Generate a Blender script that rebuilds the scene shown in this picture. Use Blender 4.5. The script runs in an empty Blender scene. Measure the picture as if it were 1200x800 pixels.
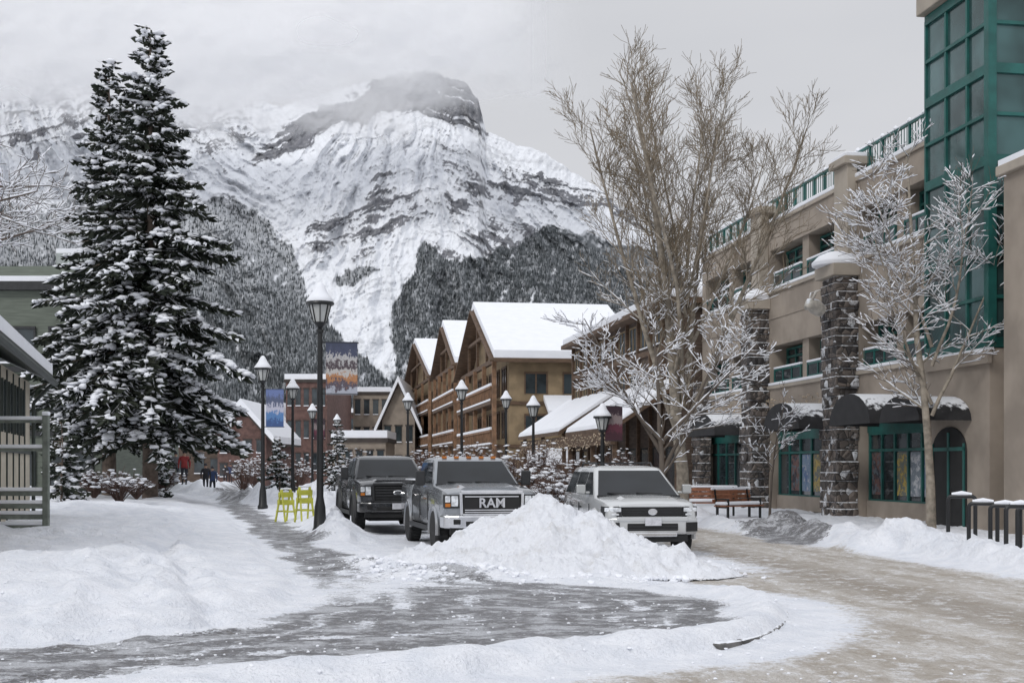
import bpy, math, random
import numpy as np
from mathutils import Vector, Matrix
random.seed(7); np.random.seed(7)
F=1500.0; CX=600.0; HY=546.0; H=1.68
A=math.atan(0.157); SA=math.sin(A); CA=math.cos(A)
scene=bpy.context.scene
def gp(px,py):
    Y=H*F/(py-HY); return ((px-CX)/F*Y, Y)
def vof(px,u):
    t=(px-CX)/F; return u*(CA-t*SA)/(SA+t*CA)
def s2w(u,v): return (u*CA-v*SA, u*SA+v*CA)
def zof(py,Y): return H+(HY-py)/F*Y
def sm(a,b,x):
    t=np.clip((x-a)/(b-a),0,1); return t*t*(3-2*t)
# ---------- numpy noise
def _h(ix,iy,seed):
    n=(ix.astype(np.int64)*374761393+iy.astype(np.int64)*668265263+seed*982451653)&0xffffffff
    n=((n^(n>>13))*1274126177)&0xffffffff
    n=(n^(n>>16))&0xffffffff
    return n/4294967295.0
def vn(x,y,seed=0):
    ix=np.floor(x); iy=np.floor(y); fx=x-ix; fy=y-iy
    fx=fx*fx*fx*(fx*(fx*6-15)+10); fy=fy*fy*fy*(fy*(fy*6-15)+10)
    a=_h(ix,iy,seed); b=_h(ix+1,iy,seed); c=_h(ix,iy+1,seed); d=_h(ix+1,iy+1,seed)
    return (a*(1-fx)+b*fx)*(1-fy)+(c*(1-fx)+d*fx)*fy
def fbm(x,y,seed=0,o=4,g=.5):
    s=0;a=1;t=0
    for i in range(o):
        s=s+a*vn(x*2**i+i*17.3,y*2**i+i*9.1,seed+i); t+=a; a*=g
    return s/t
def ridged(x,y,seed=0,o=4):
    s=0;a=1;t=0
    for i in range(o):
        s=s+a*(1-np.abs(2*vn(x*2**i+i*7.3,y*2**i+i*3.1,seed+i)-1)); t+=a; a*=.5
    return s/t
def sdpoly(P,x,y):
    d=np.full(x.shape,1e18); ins=np.zeros(x.shape,bool)
    n=len(P)
    for i in range(n):
        x0,y0=P[i]; x1,y1=P[(i+1)%n]
        ex,ey=x1-x0,y1-y0
        t=np.clip(((x-x0)*ex+(y-y0)*ey)/(ex*ex+ey*ey+1e-12),0,1)
        dd=(x-x0-t*ex)**2+(y-y0-t*ey)**2
        d=np.minimum(d,dd)
        c=((y0>y)!=(y1>y))
        with np.errstate(divide='ignore',invalid='ignore'):
            xi=(x1-x0)*(y-y0)/((y1-y0) if y1!=y0 else 1e-12)+x0
        ins^=(c&(x<xi))
    d=np.sqrt(d); return np.where(ins,d,-d)
def dpolyline(P,x,y):
    d=np.full(x.shape,1e18)
    for i in range(len(P)-1):
        x0,y0=P[i]; x1,y1=P[i+1]; ex,ey=x1-x0,y1-y0
        t=np.clip(((x-x0)*ex+(y-y0)*ey)/(ex*ex+ey*ey+1e-12),0,1)
        d=np.minimum(d,(x-x0-t*ex)**2+(y-y0-t*ey)**2)
    return np.sqrt(d)
# ---------- materials
SNOW=(0.82,0.84,0.875)
def nt(name):
    m=bpy.data.materials.new(name); m.use_nodes=True
    n=m.node_tree; b=n.nodes['Principled BSDF']; return m,n,b
def mixc(n,f,a,b):
    x=n.nodes.new('ShaderNodeMix'); x.data_type='RGBA'
    for i,v in ((0,f),(6,a),(7,b)):
        if isinstance(v,bpy.types.NodeSocket): n.links.new(v,x.inputs[i])
        else: x.inputs[i].default_value=(v if i==0 else (*v,1))
    return x.outputs[2]
def math_(n,op,a,b=None,c=None):
    x=n.nodes.new('ShaderNodeMath'); x.operation=op
    for i,v in enumerate((a,b,c)):
        if v is None: continue
        if isinstance(v,bpy.types.NodeSocket): n.links.new(v,x.inputs[i])
        else: x.inputs[i].default_value=v
    return x.outputs[0]
def mrange(n,v,a,b,c=0.,d=1.):
    x=n.nodes.new('ShaderNodeMapRange'); x.interpolation_type='SMOOTHSTEP'
    n.links.new(v,x.inputs[0]); x.inputs[1].default_value=a; x.inputs[2].default_value=b; x.inputs[3].default_value=c; x.inputs[4].default_value=d
    return x.outputs[0]
def noise(n,scale,detail=4,coord='Object',sc=None,rough=.55,rot=0):
    tc=n.nodes.new('ShaderNodeTexCoord'); t=n.nodes.new('ShaderNodeTexNoise')
    t.inputs['Scale'].default_value=scale; t.inputs['Detail'].default_value=detail; t.inputs['Roughness'].default_value=rough
    src=tc.outputs[coord]
    if rot:
        mp=n.nodes.new('ShaderNodeMapping'); mp.inputs['Rotation'].default_value=(0,0,rot); n.links.new(src,mp.inputs[0]); src=mp.outputs[0]
    if sc:
        mp=n.nodes.new('ShaderNodeMapping'); mp.inputs['Scale'].default_value=sc
        n.links.new(src,mp.inputs[0]); src=mp.outputs[0]
    n.links.new(src,t.inputs[0])
    return t.outputs[0]
MC={}
def mat(name,col,rough=.75,var=.2,scale=3,bump=0.,bscale=20,metal=0,snow=0,coat=0,spec=.5,sc=None,snowvar=.5):
    if name in MC: return MC[name]
    m,n,b=nt(name)
    f=noise(n,scale,3,sc=sc)
    f=mrange(n,f,.3,.7)
    c=mixc(n,f,tuple(x*(1-var) for x in col),tuple(min(1,x*(1+var)) for x in col))
    if snow:
        g=n.nodes.new('ShaderNodeNewGeometry'); sp=n.nodes.new('ShaderNodeSeparateXYZ'); n.links.new(g.outputs['Normal'],sp.inputs[0])
        nn=noise(n,6,2)
        z=math_(n,'ADD',sp.outputs[2],math_(n,'MULTIPLY',math_(n,'SUBTRACT',nn,.5),snowvar))
        ff=mrange(n,z,1-snow-.1,1-snow+.1)
        c=mixc(n,ff,c,SNOW)
    n.links.new(c,b.inputs['Base Color'])
    b.inputs['Roughness'].default_value=rough; b.inputs['Metallic'].default_value=metal
    b.inputs['Coat Weight'].default_value=coat; b.inputs['Coat Roughness'].default_value=.08
    b.inputs['Specular IOR Level'].default_value=spec
    if bump:
        bp=n.nodes.new('ShaderNodeBump'); bp.inputs['Strength'].default_value=bump; bp.inputs['Distance'].default_value=.05
        n.links.new(noise(n,bscale,3),bp.inputs['Height']); n.links.new(bp.outputs[0],b.inputs['Normal'])
    MC[name]=m; return m
def snowmat(name='snow',dirty=0,bump=0):
    m,n,b=nt(name)
    c=mixc(n,noise(n,1.5,3),(.79,.81,.86),(.91,.92,.95))
    if dirty:
        c=mixc(n,mrange(n,noise(n,2.2,6,rough=.7),.50,.72,0,.5),c,(.52,.50,.47))
        c=mixc(n,mrange(n,noise(n,22,3,rough=.7),.62,.75,0,.5),c,(.38,.35,.32))
    n.links.new(c,b.inputs['Base Color']); b.inputs['Roughness'].default_value=.7; b.inputs['Specular IOR Level'].default_value=.2
    if bump:
        bp=n.nodes.new('ShaderNodeBump'); bp.inputs['Strength'].default_value=.9; bp.inputs['Distance'].default_value=.09
        n.links.new(noise(n,6,6,rough=.72),bp.inputs['Height']); n.links.new(bp.outputs[0],b.inputs['Normal'])
    return m
M_snow=snowmat(); M_dsnow=snowmat('ploughed_snow',1,1)
M_glass=mat('window_glass',(.035,.045,.05),.06,.5,.6,spec=.7)
M_teal=mat('teal_frame',(.014,.10,.088),.45,.2,2)
M_tglass=mat('teal_glass',(.05,.105,.105),.08,.5,.45,metal=.3,spec=.8)
M_stucco=mat('beige_stucco',(.315,.268,.222),.9,.16,.8,bump=.15,bscale=60)
M_stucco2=mat('stucco_trim',(.38,.335,.28),.85,.12,1)
M_black=mat('black_metal',(.012,.013,.014),.4,.2,5)
M_dark=mat('dark_interior',(.02,.02,.02),.9,.3,1)
M_rub=mat('rubber',(.02,.02,.02),.85,.3,10)
M_bark=mat('bark',(.13,.10,.08),.9,.35,4,snow=.35)
M_wood=mat('timber_brown',(.11,.068,.042),.75,.3,2,sc=(1,1,6))
def rockmat():
    m,n,b=nt('basalt_rubble')
    tc=n.nodes.new('ShaderNodeTexCoord'); v=n.nodes.new('ShaderNodeTexVoronoi'); v.inputs['Scale'].default_value=4.2
    n.links.new(tc.outputs['Object'],v.inputs['Vector'])
    v2=n.nodes.new('ShaderNodeTexVoronoi'); v2.feature='DISTANCE_TO_EDGE'; v2.inputs['Scale'].default_value=4.2
    n.links.new(tc.outputs['Object'],v2.inputs['Vector'])
    sp=n.nodes.new('ShaderNodeSeparateXYZ'); n.links.new(v.outputs['Color'],sp.inputs[0])
    c=mixc(n,sp.outputs[0],(.035,.032,.033),(.18,.15,.13))
    c=mixc(n,mrange(n,v2.outputs[0],.0,.06),(.015,.015,.015),c)
    c=mixc(n,mrange(n,math_(n,'ADD',sp.outputs[1],math_(n,'MULTIPLY',noise(n,11,4,rough=.7),.5)),1.10,1.22,0,.75),c,SNOW)
    g=n.nodes.new('ShaderNodeNewGeometry'); s2=n.nodes.new('ShaderNodeSeparateXYZ'); n.links.new(g.outputs['Normal'],s2.inputs[0])
    c=mixc(n,mrange(n,math_(n,'ADD',s2.outputs[2],math_(n,'MULTIPLY',noise(n,5,3),.5)),.50,.7),c,SNOW)
    n.links.new(c,b.inputs['Base Color']); b.inputs['Roughness'].default_value=.8
    bp=n.nodes.new('ShaderNodeBump'); bp.inputs['Distance'].default_value=.12
    n.links.new(v2.outputs[0],bp.inputs['Height']); n.links.new(bp.outputs[0],b.inputs['Normal'])
    return m
M_rock=rockmat()
# ---------- mesh builder
class MB:
    def __init__(s): s.v=[];s.f=[];s.m=[]
    def add(s,vs,fs,mi=0):
        o=len(s.v); s.v.extend([tuple(v) for v in vs])
        for f in fs: s.f.append(tuple(i+o for i in f)); s.m.append(mi)
    def box(s,x0,x1,y0,y1,z0,z1,mi=0):
        s.add([(x0,y0,z0),(x1,y0,z0),(x1,y1,z0),(x0,y1,z0),(x0,y0,z1),(x1,y0,z1),(x1,y1,z1),(x0,y1,z1)],
              [(0,3,2,1),(4,5,6,7),(0,1,5,4),(1,2,6,5),(2,3,7,6),(3,0,4,7)],mi)
    def beam(s,p0,p1,w,h,mi=0,up=(0,0,1)):
        p0=Vector(p0);p1=Vector(p1);d=(p1-p0).normalized();u=Vector(up)
        if abs(d.dot(u))>.98:u=Vector((1,0,0))
        r=d.cross(u).normalized();u=r.cross(d).normalized()
        vs=[]
        for p in (p0,p1):
            for a,b in((-1,-1),(1,-1),(1,1),(-1,1)): vs.append(p+r*a*w/2+u*b*h/2)
        s.add(vs,[(0,3,2,1),(4,5,6,7),(0,1,5,4),(1,2,6,5),(2,3,7,6),(3,0,4,7)],mi)
    def cyl(s,p0,p1,r0,r1=None,n=12,mi=0,caps=True):
        if r1 is None:r1=r0
        p0=Vector(p0);p1=Vector(p1);d=(p1-p0).normalized()
        a=Vector((0,0,1)) if abs(d.z)<.9 else Vector((1,0,0))
        x=d.cross(a).normalized();y=x.cross(d)
        vs=[]
        for p,r in((p0,r0),(p1,r1)):
            for i in range(n):
                t=2*math.pi*i/n; vs.append(p+(x*math.cos(t)+y*math.sin(t))*r)
        fs=[(i,(i+1)%n,n+(i+1)%n,n+i) for i in range(n)]
        if caps: fs+=[tuple(range(n))[::-1],tuple(range(n,2*n))]
        s.add(vs,fs,mi)
    def tube(s,pts,rs,n=5,mi=0):
        vs=[];k=len(pts)
        px=None
        for i in range(k):
            p=Vector(pts[i]); d=(Vector(pts[min(i+1,k-1)])-Vector(pts[max(i-1,0)]))
            if d.length<1e-9:d=Vector((0,0,1))
            d.normalize()
            if px is None:
                a=Vector((0,0,1)) if abs(d.z)<.9 else Vector((1,0,0)); x=d.cross(a).normalized()
            else:
                x=(px-d*px.dot(d)).normalized()
            px=x;y=d.cross(x)
            for j in range(n):
                t=2*math.pi*j/n; vs.append(p+(x*math.cos(t)+y*math.sin(t))*rs[i])
        fs=[]
        for i in range(k-1):
            for j in range(n):
                a=i*n+j;b=i*n+(j+1)%n; fs.append((a,b,b+n,a+n))
        fs.append(tuple(range((k-1)*n,k*n))); fs.append(tuple(range(n))[::-1])
        s.add(vs,fs,mi)
    def lathe(s,c,prof,n=20,mi=0,axis='z'):
        vs=[];k=len(prof)
        for r,h in prof:
            for j in range(n):
                t=2*math.pi*j/n
                if axis=='z': vs.append((c[0]+r*math.cos(t),c[1]+r*math.sin(t),c[2]+h))
                else: vs.append((c[0]+h,c[1]+r*math.cos(t),c[2]+r*math.sin(t)))
        fs=[]
        for i in range(k-1):
            for j in range(n):
                a=i*n+j;b=i*n+(j+1)%n; fs.append((a,b,b+n,a+n) )
        fs.append(tuple(range((k-1)*n,k*n)))
        fs.append(tuple(range(n))[::-1])
        s.add(vs,fs,mi)
    def prism(s,P,a,b,axis='y',mi=0):
        n=len(P);vs=[]
        for h in(a,b):
            for p in P:
                if axis=='y':vs.append((p[0],h,p[1]))
                elif axis=='x':vs.append((h,p[0],p[1]))
                else: vs.append((p[0],p[1],h))
        s.add(vs,[tuple(range(n))[::-1],tuple(range(n,2*n))]+[(i,(i+1)%n,n+(i+1)%n,n+i) for i in range(n)],mi)
    def obj(s,name,mats,parent=None,smooth=0,bevel=0):
        me=bpy.data.meshes.new(name); me.from_pydata(s.v,[],s.f)
        if not isinstance(mats,(list,tuple)): mats=[mats]
        for m in mats: me.materials.append(m)
        if len(mats)>1: me.polygons.foreach_set('material_index',s.m)
        if smooth:
            me.polygons.foreach_set('use_smooth',[True]*len(s.f)); me.set_sharp_from_angle(angle=math.radians(smooth))
        me.update(); o=bpy.data.objects.new(name,me); scene.collection.objects.link(o)
        if parent: o.parent=parent
        if bevel:
            b=o.modifiers.new('b','BEVEL'); b.width=bevel; b.segments=2; b.limit_method='ANGLE'
        return o
def empty(name,loc=(0,0,0),rz=0):
    o=bpy.data.objects.new(name,None); scene.collection.objects.link(o); o.location=loc; o.rotation_euler=(0,0,rz); o.empty_display_size=.1; return o
def np_mesh(name,V,Q,mats,parent=None,smooth=True,col=None):
    me=bpy.data.meshes.new(name); me.vertices.add(len(V)); me.vertices.foreach_set('co',V.astype(np.float32).ravel())
    k=Q.shape[1]
    me.loops.add(Q.size); me.loops.foreach_set('vertex_index',Q.astype(np.int32).ravel())
    me.polygons.add(len(Q)); me.polygons.foreach_set('loop_start',np.arange(0,Q.size,k,dtype=np.int32))
    me.polygons.foreach_set('loop_total',np.full(len(Q),k,dtype=np.int32))
    me.materials.append(mats)
    me.polygons.foreach_set('use_smooth',np.full(len(Q),smooth))
    if col is not None:
        a=me.color_attributes.new('Col','FLOAT_COLOR','POINT'); a.data.foreach_set('color',col.astype(np.float32).ravel())
    me.update(); me.validate()
    o=bpy.data.objects.new(name,me); scene.collection.objects.link(o)
    if parent:o.parent=parent
    return o
def gridq(nx,ny):
    i=np.arange(nx*ny).reshape(ny,nx)
    return np.stack([i[:-1,:-1],i[:-1,1:],i[1:,1:],i[1:,:-1]],-1).reshape(-1,4)

# =============== GROUND ===============
paver=[gp(*p) for p in [(252,586),(275,605),(315,640),(345,675),(352,700),(330,722),(240,742),(120,752),(-60,762),(-300,790),(-300,840),(0,812),(170,798),(400,772),(640,754),(800,742),(865,728),(872,712),(830,698),(760,690),(600,680),(470,668),(420,655),(390,642),(350,622),(318,604),(285,586)]]
paver=[s2w(-9.3,190),s2w(-10.9,190)]+paver
road=[gp(*p) for p in [(-600,850),(0,828),(250,806),(420,790),(640,768),(800,754),(880,742),(912,727),(918,714),(905,702),(860,692),(780,682),(640,668),(520,660),(450,650),(415,636),(385,615),(350,592)]]+[s2w(-5.5,80),s2w(-5.5,400),s2w(11.8,400),s2w(11.8,-60),(-40,-60)]
lawn=[gp(*p) for p in [(246,586),(268,605),(306,640),(336,675),(342,700),(322,718),(235,738),(120,748),(-60,758),(-300,786)]]+[(-60,5),(-80,190),s2w(-11.5,190)]
rwalk=[s2w(12.3,-20),s2w(12.3,60),s2w(17.5,60),s2w(17.5,-20)]
rbare=[gp(*p) for p in [(850,618),(985,616),(1010,627),(960,634),(905,632)]]
def axis_(lo,hi,st,far,g,farlo):
    a=list(np.arange(lo,hi,st)); s=st; x=a[-1]
    while x<far: s*=g; x+=s; a.append(x)
    s=st; x=a[0]; b=[]
    while x>farlo: s*=g; x-=s; b.append(x)
    return np.array(b[::-1]+a)
xs=axis_(-13,15,.09,5000,1.09,-5000); ys=axis_(8.5,38,.075,6500,1.035,-400)
X,Y=np.meshgrid(xs,ys); X=X.ravel();Y=Y.ravel()
wbx=(fbm(X*.9,Y*.9,131,5)-.5)*.9; wby=(fbm(X*.9,Y*.9,137,5)-.5)*.9
dpv=sdpoly(paver,X+wbx,Y+wby); drd=sdpoly(road,X,Y); dlw=sdpoly(lawn,X+wbx*.6,Y+wby*.6); drb=sdpoly(rbare,X+wbx,Y+wby)
Z=np.zeros_like(X)
n1=fbm(X*.35,Y*.35,3); n2=fbm(X*1.7,Y*1.7,9,5); n3=fbm(X*5,Y*5,19,3)
Z+= sm(0,2.8,dlw)*.26+sm(0,.35,dlw)*.11+ sm(.1,2,dlw)*((n1-.5)*.50+(n2-.5)*.22+(n3-.5)*.06)
Z+= sm(4,30,dlw)*.25
far=sm(60,400,np.abs(Y)+np.abs(X))
Z-= .09*sm(-.08,.10,drd)
snowy=(1-sm(-.4,.1,np.maximum(dpv,drb)))*(1-sm(-.2,.3,drd))*(1-sm(-.3,.2,dlw))
Z+= snowy*((n2-.4)*.16+(n3-.5)*.07)
Z+= sm(.2,1,drd)*((n3-.5)*.025+(n2-.5)*.03)
def ridge(P,w,h,seed):
    global Z
    d=dpolyline(P,X,Y); k=fbm(X*1.1,Y*1.1,seed,4); k2=fbm(X*3.5,Y*3.5,seed+5,4)
    Z=Z+np.exp(-(d/w)**2)*h*(.45+1.1*k)*(.6+.8*k2)
ridge([gp(402,632),gp(385,616),gp(358,601),gp(345,594)],.6,.42,31)
ridge([gp(372,600),gp(380,596)],.8,.75,32)
ridge([gp(338,590),s2w(-6.8,70),s2w(-6.8,150)],.8,.60,33)
ridge([s2w(11.9,15),s2w(12.2,24),s2w(12.3,33)],.5,.26,35)
ridge([gp(1010,640),gp(1060,641),gp(1120,640)],.5,.32,37)
ridge([gp(830,612),gp(890,622),gp(940,620)],.4,.25,39)
ridge([s2w(12.3,40),s2w(12.3,60)],.5,.30,41)
ridge([gp(640,760),gp(800,747),gp(880,735),gp(900,722),gp(895,706),gp(850,694)],.30,.08,43)
ridge([gp(430,664),gp(480,672),gp(560,676)],.5,.16,45)
ridge([gp(0,800),gp(300,786),gp(600,765)],.3,.06,46)
rd=random.Random(4)
for tr_pts in ([(110,752),(150,720),(150,690),(190,655),(230,625)],[(-20,720),(90,690),(150,690)],[(250,735),(215,700),(190,655)]):
    P=[gp(*p) for p in tr_pts]
    d=dpolyline(P,X+ (n2-.5)*.8,Y); Z=Z-np.exp(-(d/.20)**2)*.10*(.3+1.2*n3)+np.exp(-((d-.38)/.14)**2)*.03*n3*2
for i in range(120):
    fx,fy=gp(rd.uniform(-40,300),rd.uniform(625,745)); 
    m=(X-fx)**2+(Y-fy)**2; Z=Z-.07*np.exp(-m/.014)*(dlw>.2)
col=np.zeros((len(X),4)); col[:,3]=1
kp=sm(-.25,.45,dpv); kp*=1-.6*np.exp(-(dpolyline([gp(350,700),gp(420,690),gp(480,672)],X,Y)/1.2)**2)
for off,wd in ((.7,.16),(1.3,.22),(2.2,.18),(2.9,.25)):
    kp*=1-.55*np.exp(-((dpv-off+ (n1-.5)*.5)/wd)**2)*sm(.35,.55,n2)
col[:,0]=np.maximum(kp,.8*sm(-.2,.4,drb))
kr=sm(.15,1.6,drd)
lw=sm(18.5,23,Y)*(1-sm(3.2,5.2,X+ (Y-25)*.157))
kr*=1-.75*lw
col[:,1]=kr
col[:,2]=sm(0.,2,drd)*np.maximum(np.exp(-((X+.157*Y-8.2)/1.3)**2),np.exp(-((X+.157*Y-12.0)/.9)**2)*.4)
Z-= far*2
V=np.stack([X,Y,Z],1); Q=gridq(len(xs),len(ys))
def groundmat():
    m,n,b=nt('ground_snow_slush_paver')
    a=n.nodes.new('ShaderNodeVertexColor'); a.layer_name='Col'; sp=n.nodes.new('ShaderNodeSeparateColor'); n.links.new(a.outputs[0],sp.inputs[0])
    med=noise(n,2.2,6,rough=.68); fine=noise(n,14,4,rough=.75); vf=noise(n,50,2,rough=.7); pt=noise(n,4.5,5,rough=.75)
    st=noise(n,1.3,6,sc=(.8,1.25,1),rough=.72)
    tk=noise(n,1.0,6,sc=(2.4,.5,1),rough=.75,rot=-A)
    snow=mixc(n,mrange(n,med,.3,.7),(.76,.785,.84),(.90,.91,.945))
    snow=mixc(n,mrange(n,fine,.5,.8,0,.4),snow,(.64,.66,.71))
    tan=mixc(n,mrange(n,tk,.38,.62),(.38,.335,.28),(.69,.67,.645))
    tan=mixc(n,mrange(n,fine,.35,.65,0,.7),tan,(.48,.44,.39))
    tan=mixc(n,mrange(n,math_(n,'MULTIPLY',sp.outputs[2],math_(n,'ADD',tk,med)),.45,1.1,0,.7),tan,(.28,.24,.195))
    tan=mixc(n,mrange(n,pt,.52,.62,0,.75),tan,(.78,.78,.79))
    tan=mixc(n,mrange(n,vf,.5,.68,0,.6),tan,(.29,.25,.21))
    rf=mrange(n,math_(n,'ADD',sp.outputs[1],math_(n,'ADD',math_(n,'MULTIPLY',math_(n,'SUBTRACT',med,.5),.9),math_(n,'MULTIPLY',math_(n,'SUBTRACT',fine,.5),.8))),.32,.72)
    c=mixc(n,rf,snow,tan)
    br=n.nodes.new('ShaderNodeTexBrick'); tc=n.nodes.new('ShaderNodeTexCoord'); mp=n.nodes.new('ShaderNodeMapping')
    mp.inputs['Rotation'].default_value=(0,0,.6); n.links.new(tc.outputs['Object'],mp.inputs[0]); n.links.new(mp.outputs[0],br.inputs['Vector'])
    br.inputs['Scale'].default_value=3.2; br.inputs['Mortar Size'].default_value=.03; br.inputs['Color1'].default_value=(.085,.083,.085,1); br.inputs['Color2'].default_value=(.15,.137,.13,1); br.inputs['Mortar'].default_value=(.24,.24,.26,1)
    pv=mixc(n,mrange(n,med,.35,.7),br.outputs[0],(.19,.19,.20))
    pv=mixc(n,mrange(n,st,.50,.60,0,.85),pv,(.60,.61,.64))
    pv=mixc(n,mrange(n,pt,.53,.60,0,.8),pv,(.62,.63,.66))
    pv=mixc(n,mrange(n,fine,.5,.66,0,.75),pv,(.40,.41,.43))
    pv=mixc(n,mrange(n,vf,.5,.65,0,.6),pv,(.10,.095,.09))
    w=math_(n,'ADD',math_(n,'MULTIPLY',math_(n,'SUBTRACT',st,.5),1.3),math_(n,'MULTIPLY',math_(n,'SUBTRACT',fine,.5),1.5))
    pf=mrange(n,math_(n,'ADD',sp.outputs[0],w),.40,.60)
    c=mixc(n,pf,c,pv)
    n.links.new(c,b.inputs['Base Color'])
    r=mrange(n,pf,0,1,.7,.45); n.links.new(r,b.inputs['Roughness']); b.inputs['Specular IOR Level'].default_value=.3
    bp=n.nodes.new('ShaderNodeBump'); bp.inputs['Strength'].default_value=1.; bp.inputs['Distance'].default_value=.10
    n.links.new(math_(n,'ADD',med,math_(n,'MULTIPLY',fine,.5)),bp.inputs['Height']); n.links.new(bp.outputs[0],b.inputs['Normal'])
    return m
M_ground=groundmat()
cen=lambda a: a[Q].mean(1)
isroad=cen(drd)>0; ispav=(~isroad)&(cen(dpv)>-.3); iswalk=(~isroad)&(~ispav)&(sdpoly(rwalk,cen(X),cen(Y))>0)
def sub(name,mask):
    q=Q[mask]; u,inv=np.unique(q,return_inverse=True); np_mesh(name,V[u],inv.reshape(-1,4),M_ground,col=col[u])
sub('ground',~(isroad|ispav|iswalk)); sub('road',isroad); sub('pavement',ispav); sub('sidewalk',iswalk)
def gz(x,y):
    i=np.searchsorted(ys,y);j=np.searchsorted(xs,x); return float(Z[i*len(xs)+j])
kb=MB()
kp_=[gp(*p) for p in [(840,750),(865,746),(885,741),(900,735),(912,727),(918,720),(918,714),(912,708)]]
for i in range(len(kp_)-1):
    kb.beam((*kp_[i],-.083),(*kp_[i+1],-.083),.12,.115)
kb.obj('kerb',mat('kerb_concrete',(.12,.115,.11),.8,.5,5,snow=.12,snowvar=1.2),bevel=.02)
def pile():
    gx=np.arange(-3.0,4.6,.03); gy=np.arange(18.4,24.2,.03)
    x,y=np.meshgrid(gx,gy); x=x.ravel(); y=y.ravel()
    wx=x+(fbm(x*1.2,y*1.2,51)-.5)*.6; wy=y+(fbm(x*1.2,y*1.2,52)-.5)*.6
    def cone(cx,cy,rx,ry,h,p=1.15):
        r=np.sqrt(((wx-cx)/rx)**2+((wy-cy)/ry)**2); return h*np.clip(1-r,0,1)**p
    z=np.maximum.reduce([cone(.40,21.7,1.8,2.0,1.27,.92),cone(-.25,21.4,1.6,1.7,.80),cone(1.3,21.3,1.8,1.7,.86),cone(.3,20.7,2.4,1.6,.48,.8),cone(2.1,20.8,1.6,1.3,.48,.9),cone(-1.1,21.0,1.6,1.3,.38,.9)])
    m=sm(0,.22,z)
    z=z+m*((ridged(x*1.6,y*1.6,55,5)-.6)*.30+(fbm(x*6,y*6,57,3)-.5)*.18+(ridged(x*9,y*9,58,3)-.5)*.10)
    z=z-.06*(1-m)-.015
    V_=np.stack([x,y,z],1); q=gridq(len(gx),len(gy)); keep=(z[q]>-.06).any(1); q=q[keep]
    u,inv=np.unique(q,return_inverse=True)
    np_mesh('snow_pile',V_[u],inv.reshape(-1,4),M_dsnow)
pile()
def ico():
    t=(1+5**.5)/2
    v=[(-1,t,0),(1,t,0),(-1,-t,0),(1,-t,0),(0,-1,t),(0,1,t),(0,-1,-t),(0,1,-t),(t,0,-1),(t,0,1),(-t,0,-1),(-t,0,1)]
    v=[tuple(c/1.902 for c in p) for p in v]
    f=[(0,11,5),(0,5,1),(0,1,7),(0,7,10),(0,10,11),(1,5,9),(5,11,4),(11,10,2),(10,7,6),(7,1,8),(3,9,4),(3,4,2),(3,2,6),(3,6,8),(3,8,9),(4,9,5),(2,4,11),(6,2,10),(8,6,7),(9,8,1)]
    return np.array(v),np.array(f)
IV,IF=ico()
def blobs(name,C,S,matr,parent=None,jit=.3,smooth=True):
    C=np.array(C);S=np.array(S)
    n=len(C); V_=IV[None]*S[:,None,:]*(1+(np.random.rand(n,12,1)-.5)*2*jit)+C[:,None,:]
    q=(IF[None]+np.arange(n)[:,None,None]*12).reshape(-1,3)
    return np_mesh(name,V_.reshape(-1,3),q,matr,parent=parent,smooth=smooth)
C=[];S=[]
for i in range(600):
    a=random.random()*2*math.pi; r=.9+abs(random.gauss(0,.4)); x=.5+math.cos(a)*2.3*r*.85; y=20.9+math.sin(a)*1.5*r
    s=random.uniform(.012,.065); C.append((x,y,s*.3+max(-.05,gz(x,y)))); S.append((s,s,s*.8))
for i in range(900):
    x=random.uniform(-8,4); y=random.uniform(10,26)
    s=random.uniform(.006,.022); C.append((x,y,gz(x,y)+s*.3)); S.append((s,s,s*.7))
blobs('snow_chunks',C,S,M_snow,smooth=False)

# =============== MOUNTAIN ===============
rx=[-1200,-500,-200,0,40,85,100,115,135,180,235,300,340,370,400,440,480,510,545,560,570,600,640,660,700,750,800,860,950,1100,1500,2400]
ry=[330,200,130,92,74,52,56,66,84,96,104,118,124,116,104,90,82,86,97,118,156,168,180,192,218,258,300,335,380,415,440,470]
mx=np.concatenate([np.arange(-1200,-40,8),np.arange(-40,760,1.0),np.arange(760,2400,9)])
ns=460
rr=np.interp(mx,rx,ry)+ (fbm(mx/22,mx*0,71,4)-.5)*10+(fbm(mx/5,mx*0,72,3)-.5)*4
ss=np.linspace(0,1,ns)
PX,SS=np.meshgrid(mx,ss); RR=np.broadcast_to(rr,PX.shape); PY=565+(RR-565)*SS
PX=PX.ravel();SS=SS.ravel();PY=PY.ravel()
wxx=PX+(fbm(PX/50,PY/50,73)-.5)*30+(fbm(PX/12,PY/12,75)-.5)*7; wyy=PY+(fbm(PX/50,PY/50,74)-.5)*30+(fbm(PX/12,PY/12,76)-.5)*7
def pol(cx,cy,k,kr,seed):
    a=np.arctan2(wxx-cx,wyy-cy); r=np.hypot(wxx-cx,wyy-cy); return ridged(a*k,r/kr,seed,5)
w=sm(290,380,PX)
rib=pol(490,20,9,200,80)*w+pol(-60,-60,16,220,84)*(1-w)
dome=wyy-.30*np.abs(PX-500)+(fbm(PX/45,PY/90,79)-.5)*10
st_f=fbm(dome/3.0,PX/110,86,3); strata=st_f*.55+fbm(dome/9,PX/200,88,3)*.45
fine=fbm(PX/2.6,PY/2.6,90,3); fineD=ridged((PX+PY*.7)/7,(PY-PX*.3)/26,91,4); fineE=ridged((PX-PY*.8)/8,(PY+PX*.3)/26,191,4)
def reg(P,soft): return sm(-soft,soft,sdpoly(P,wxx,wyy))
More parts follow.
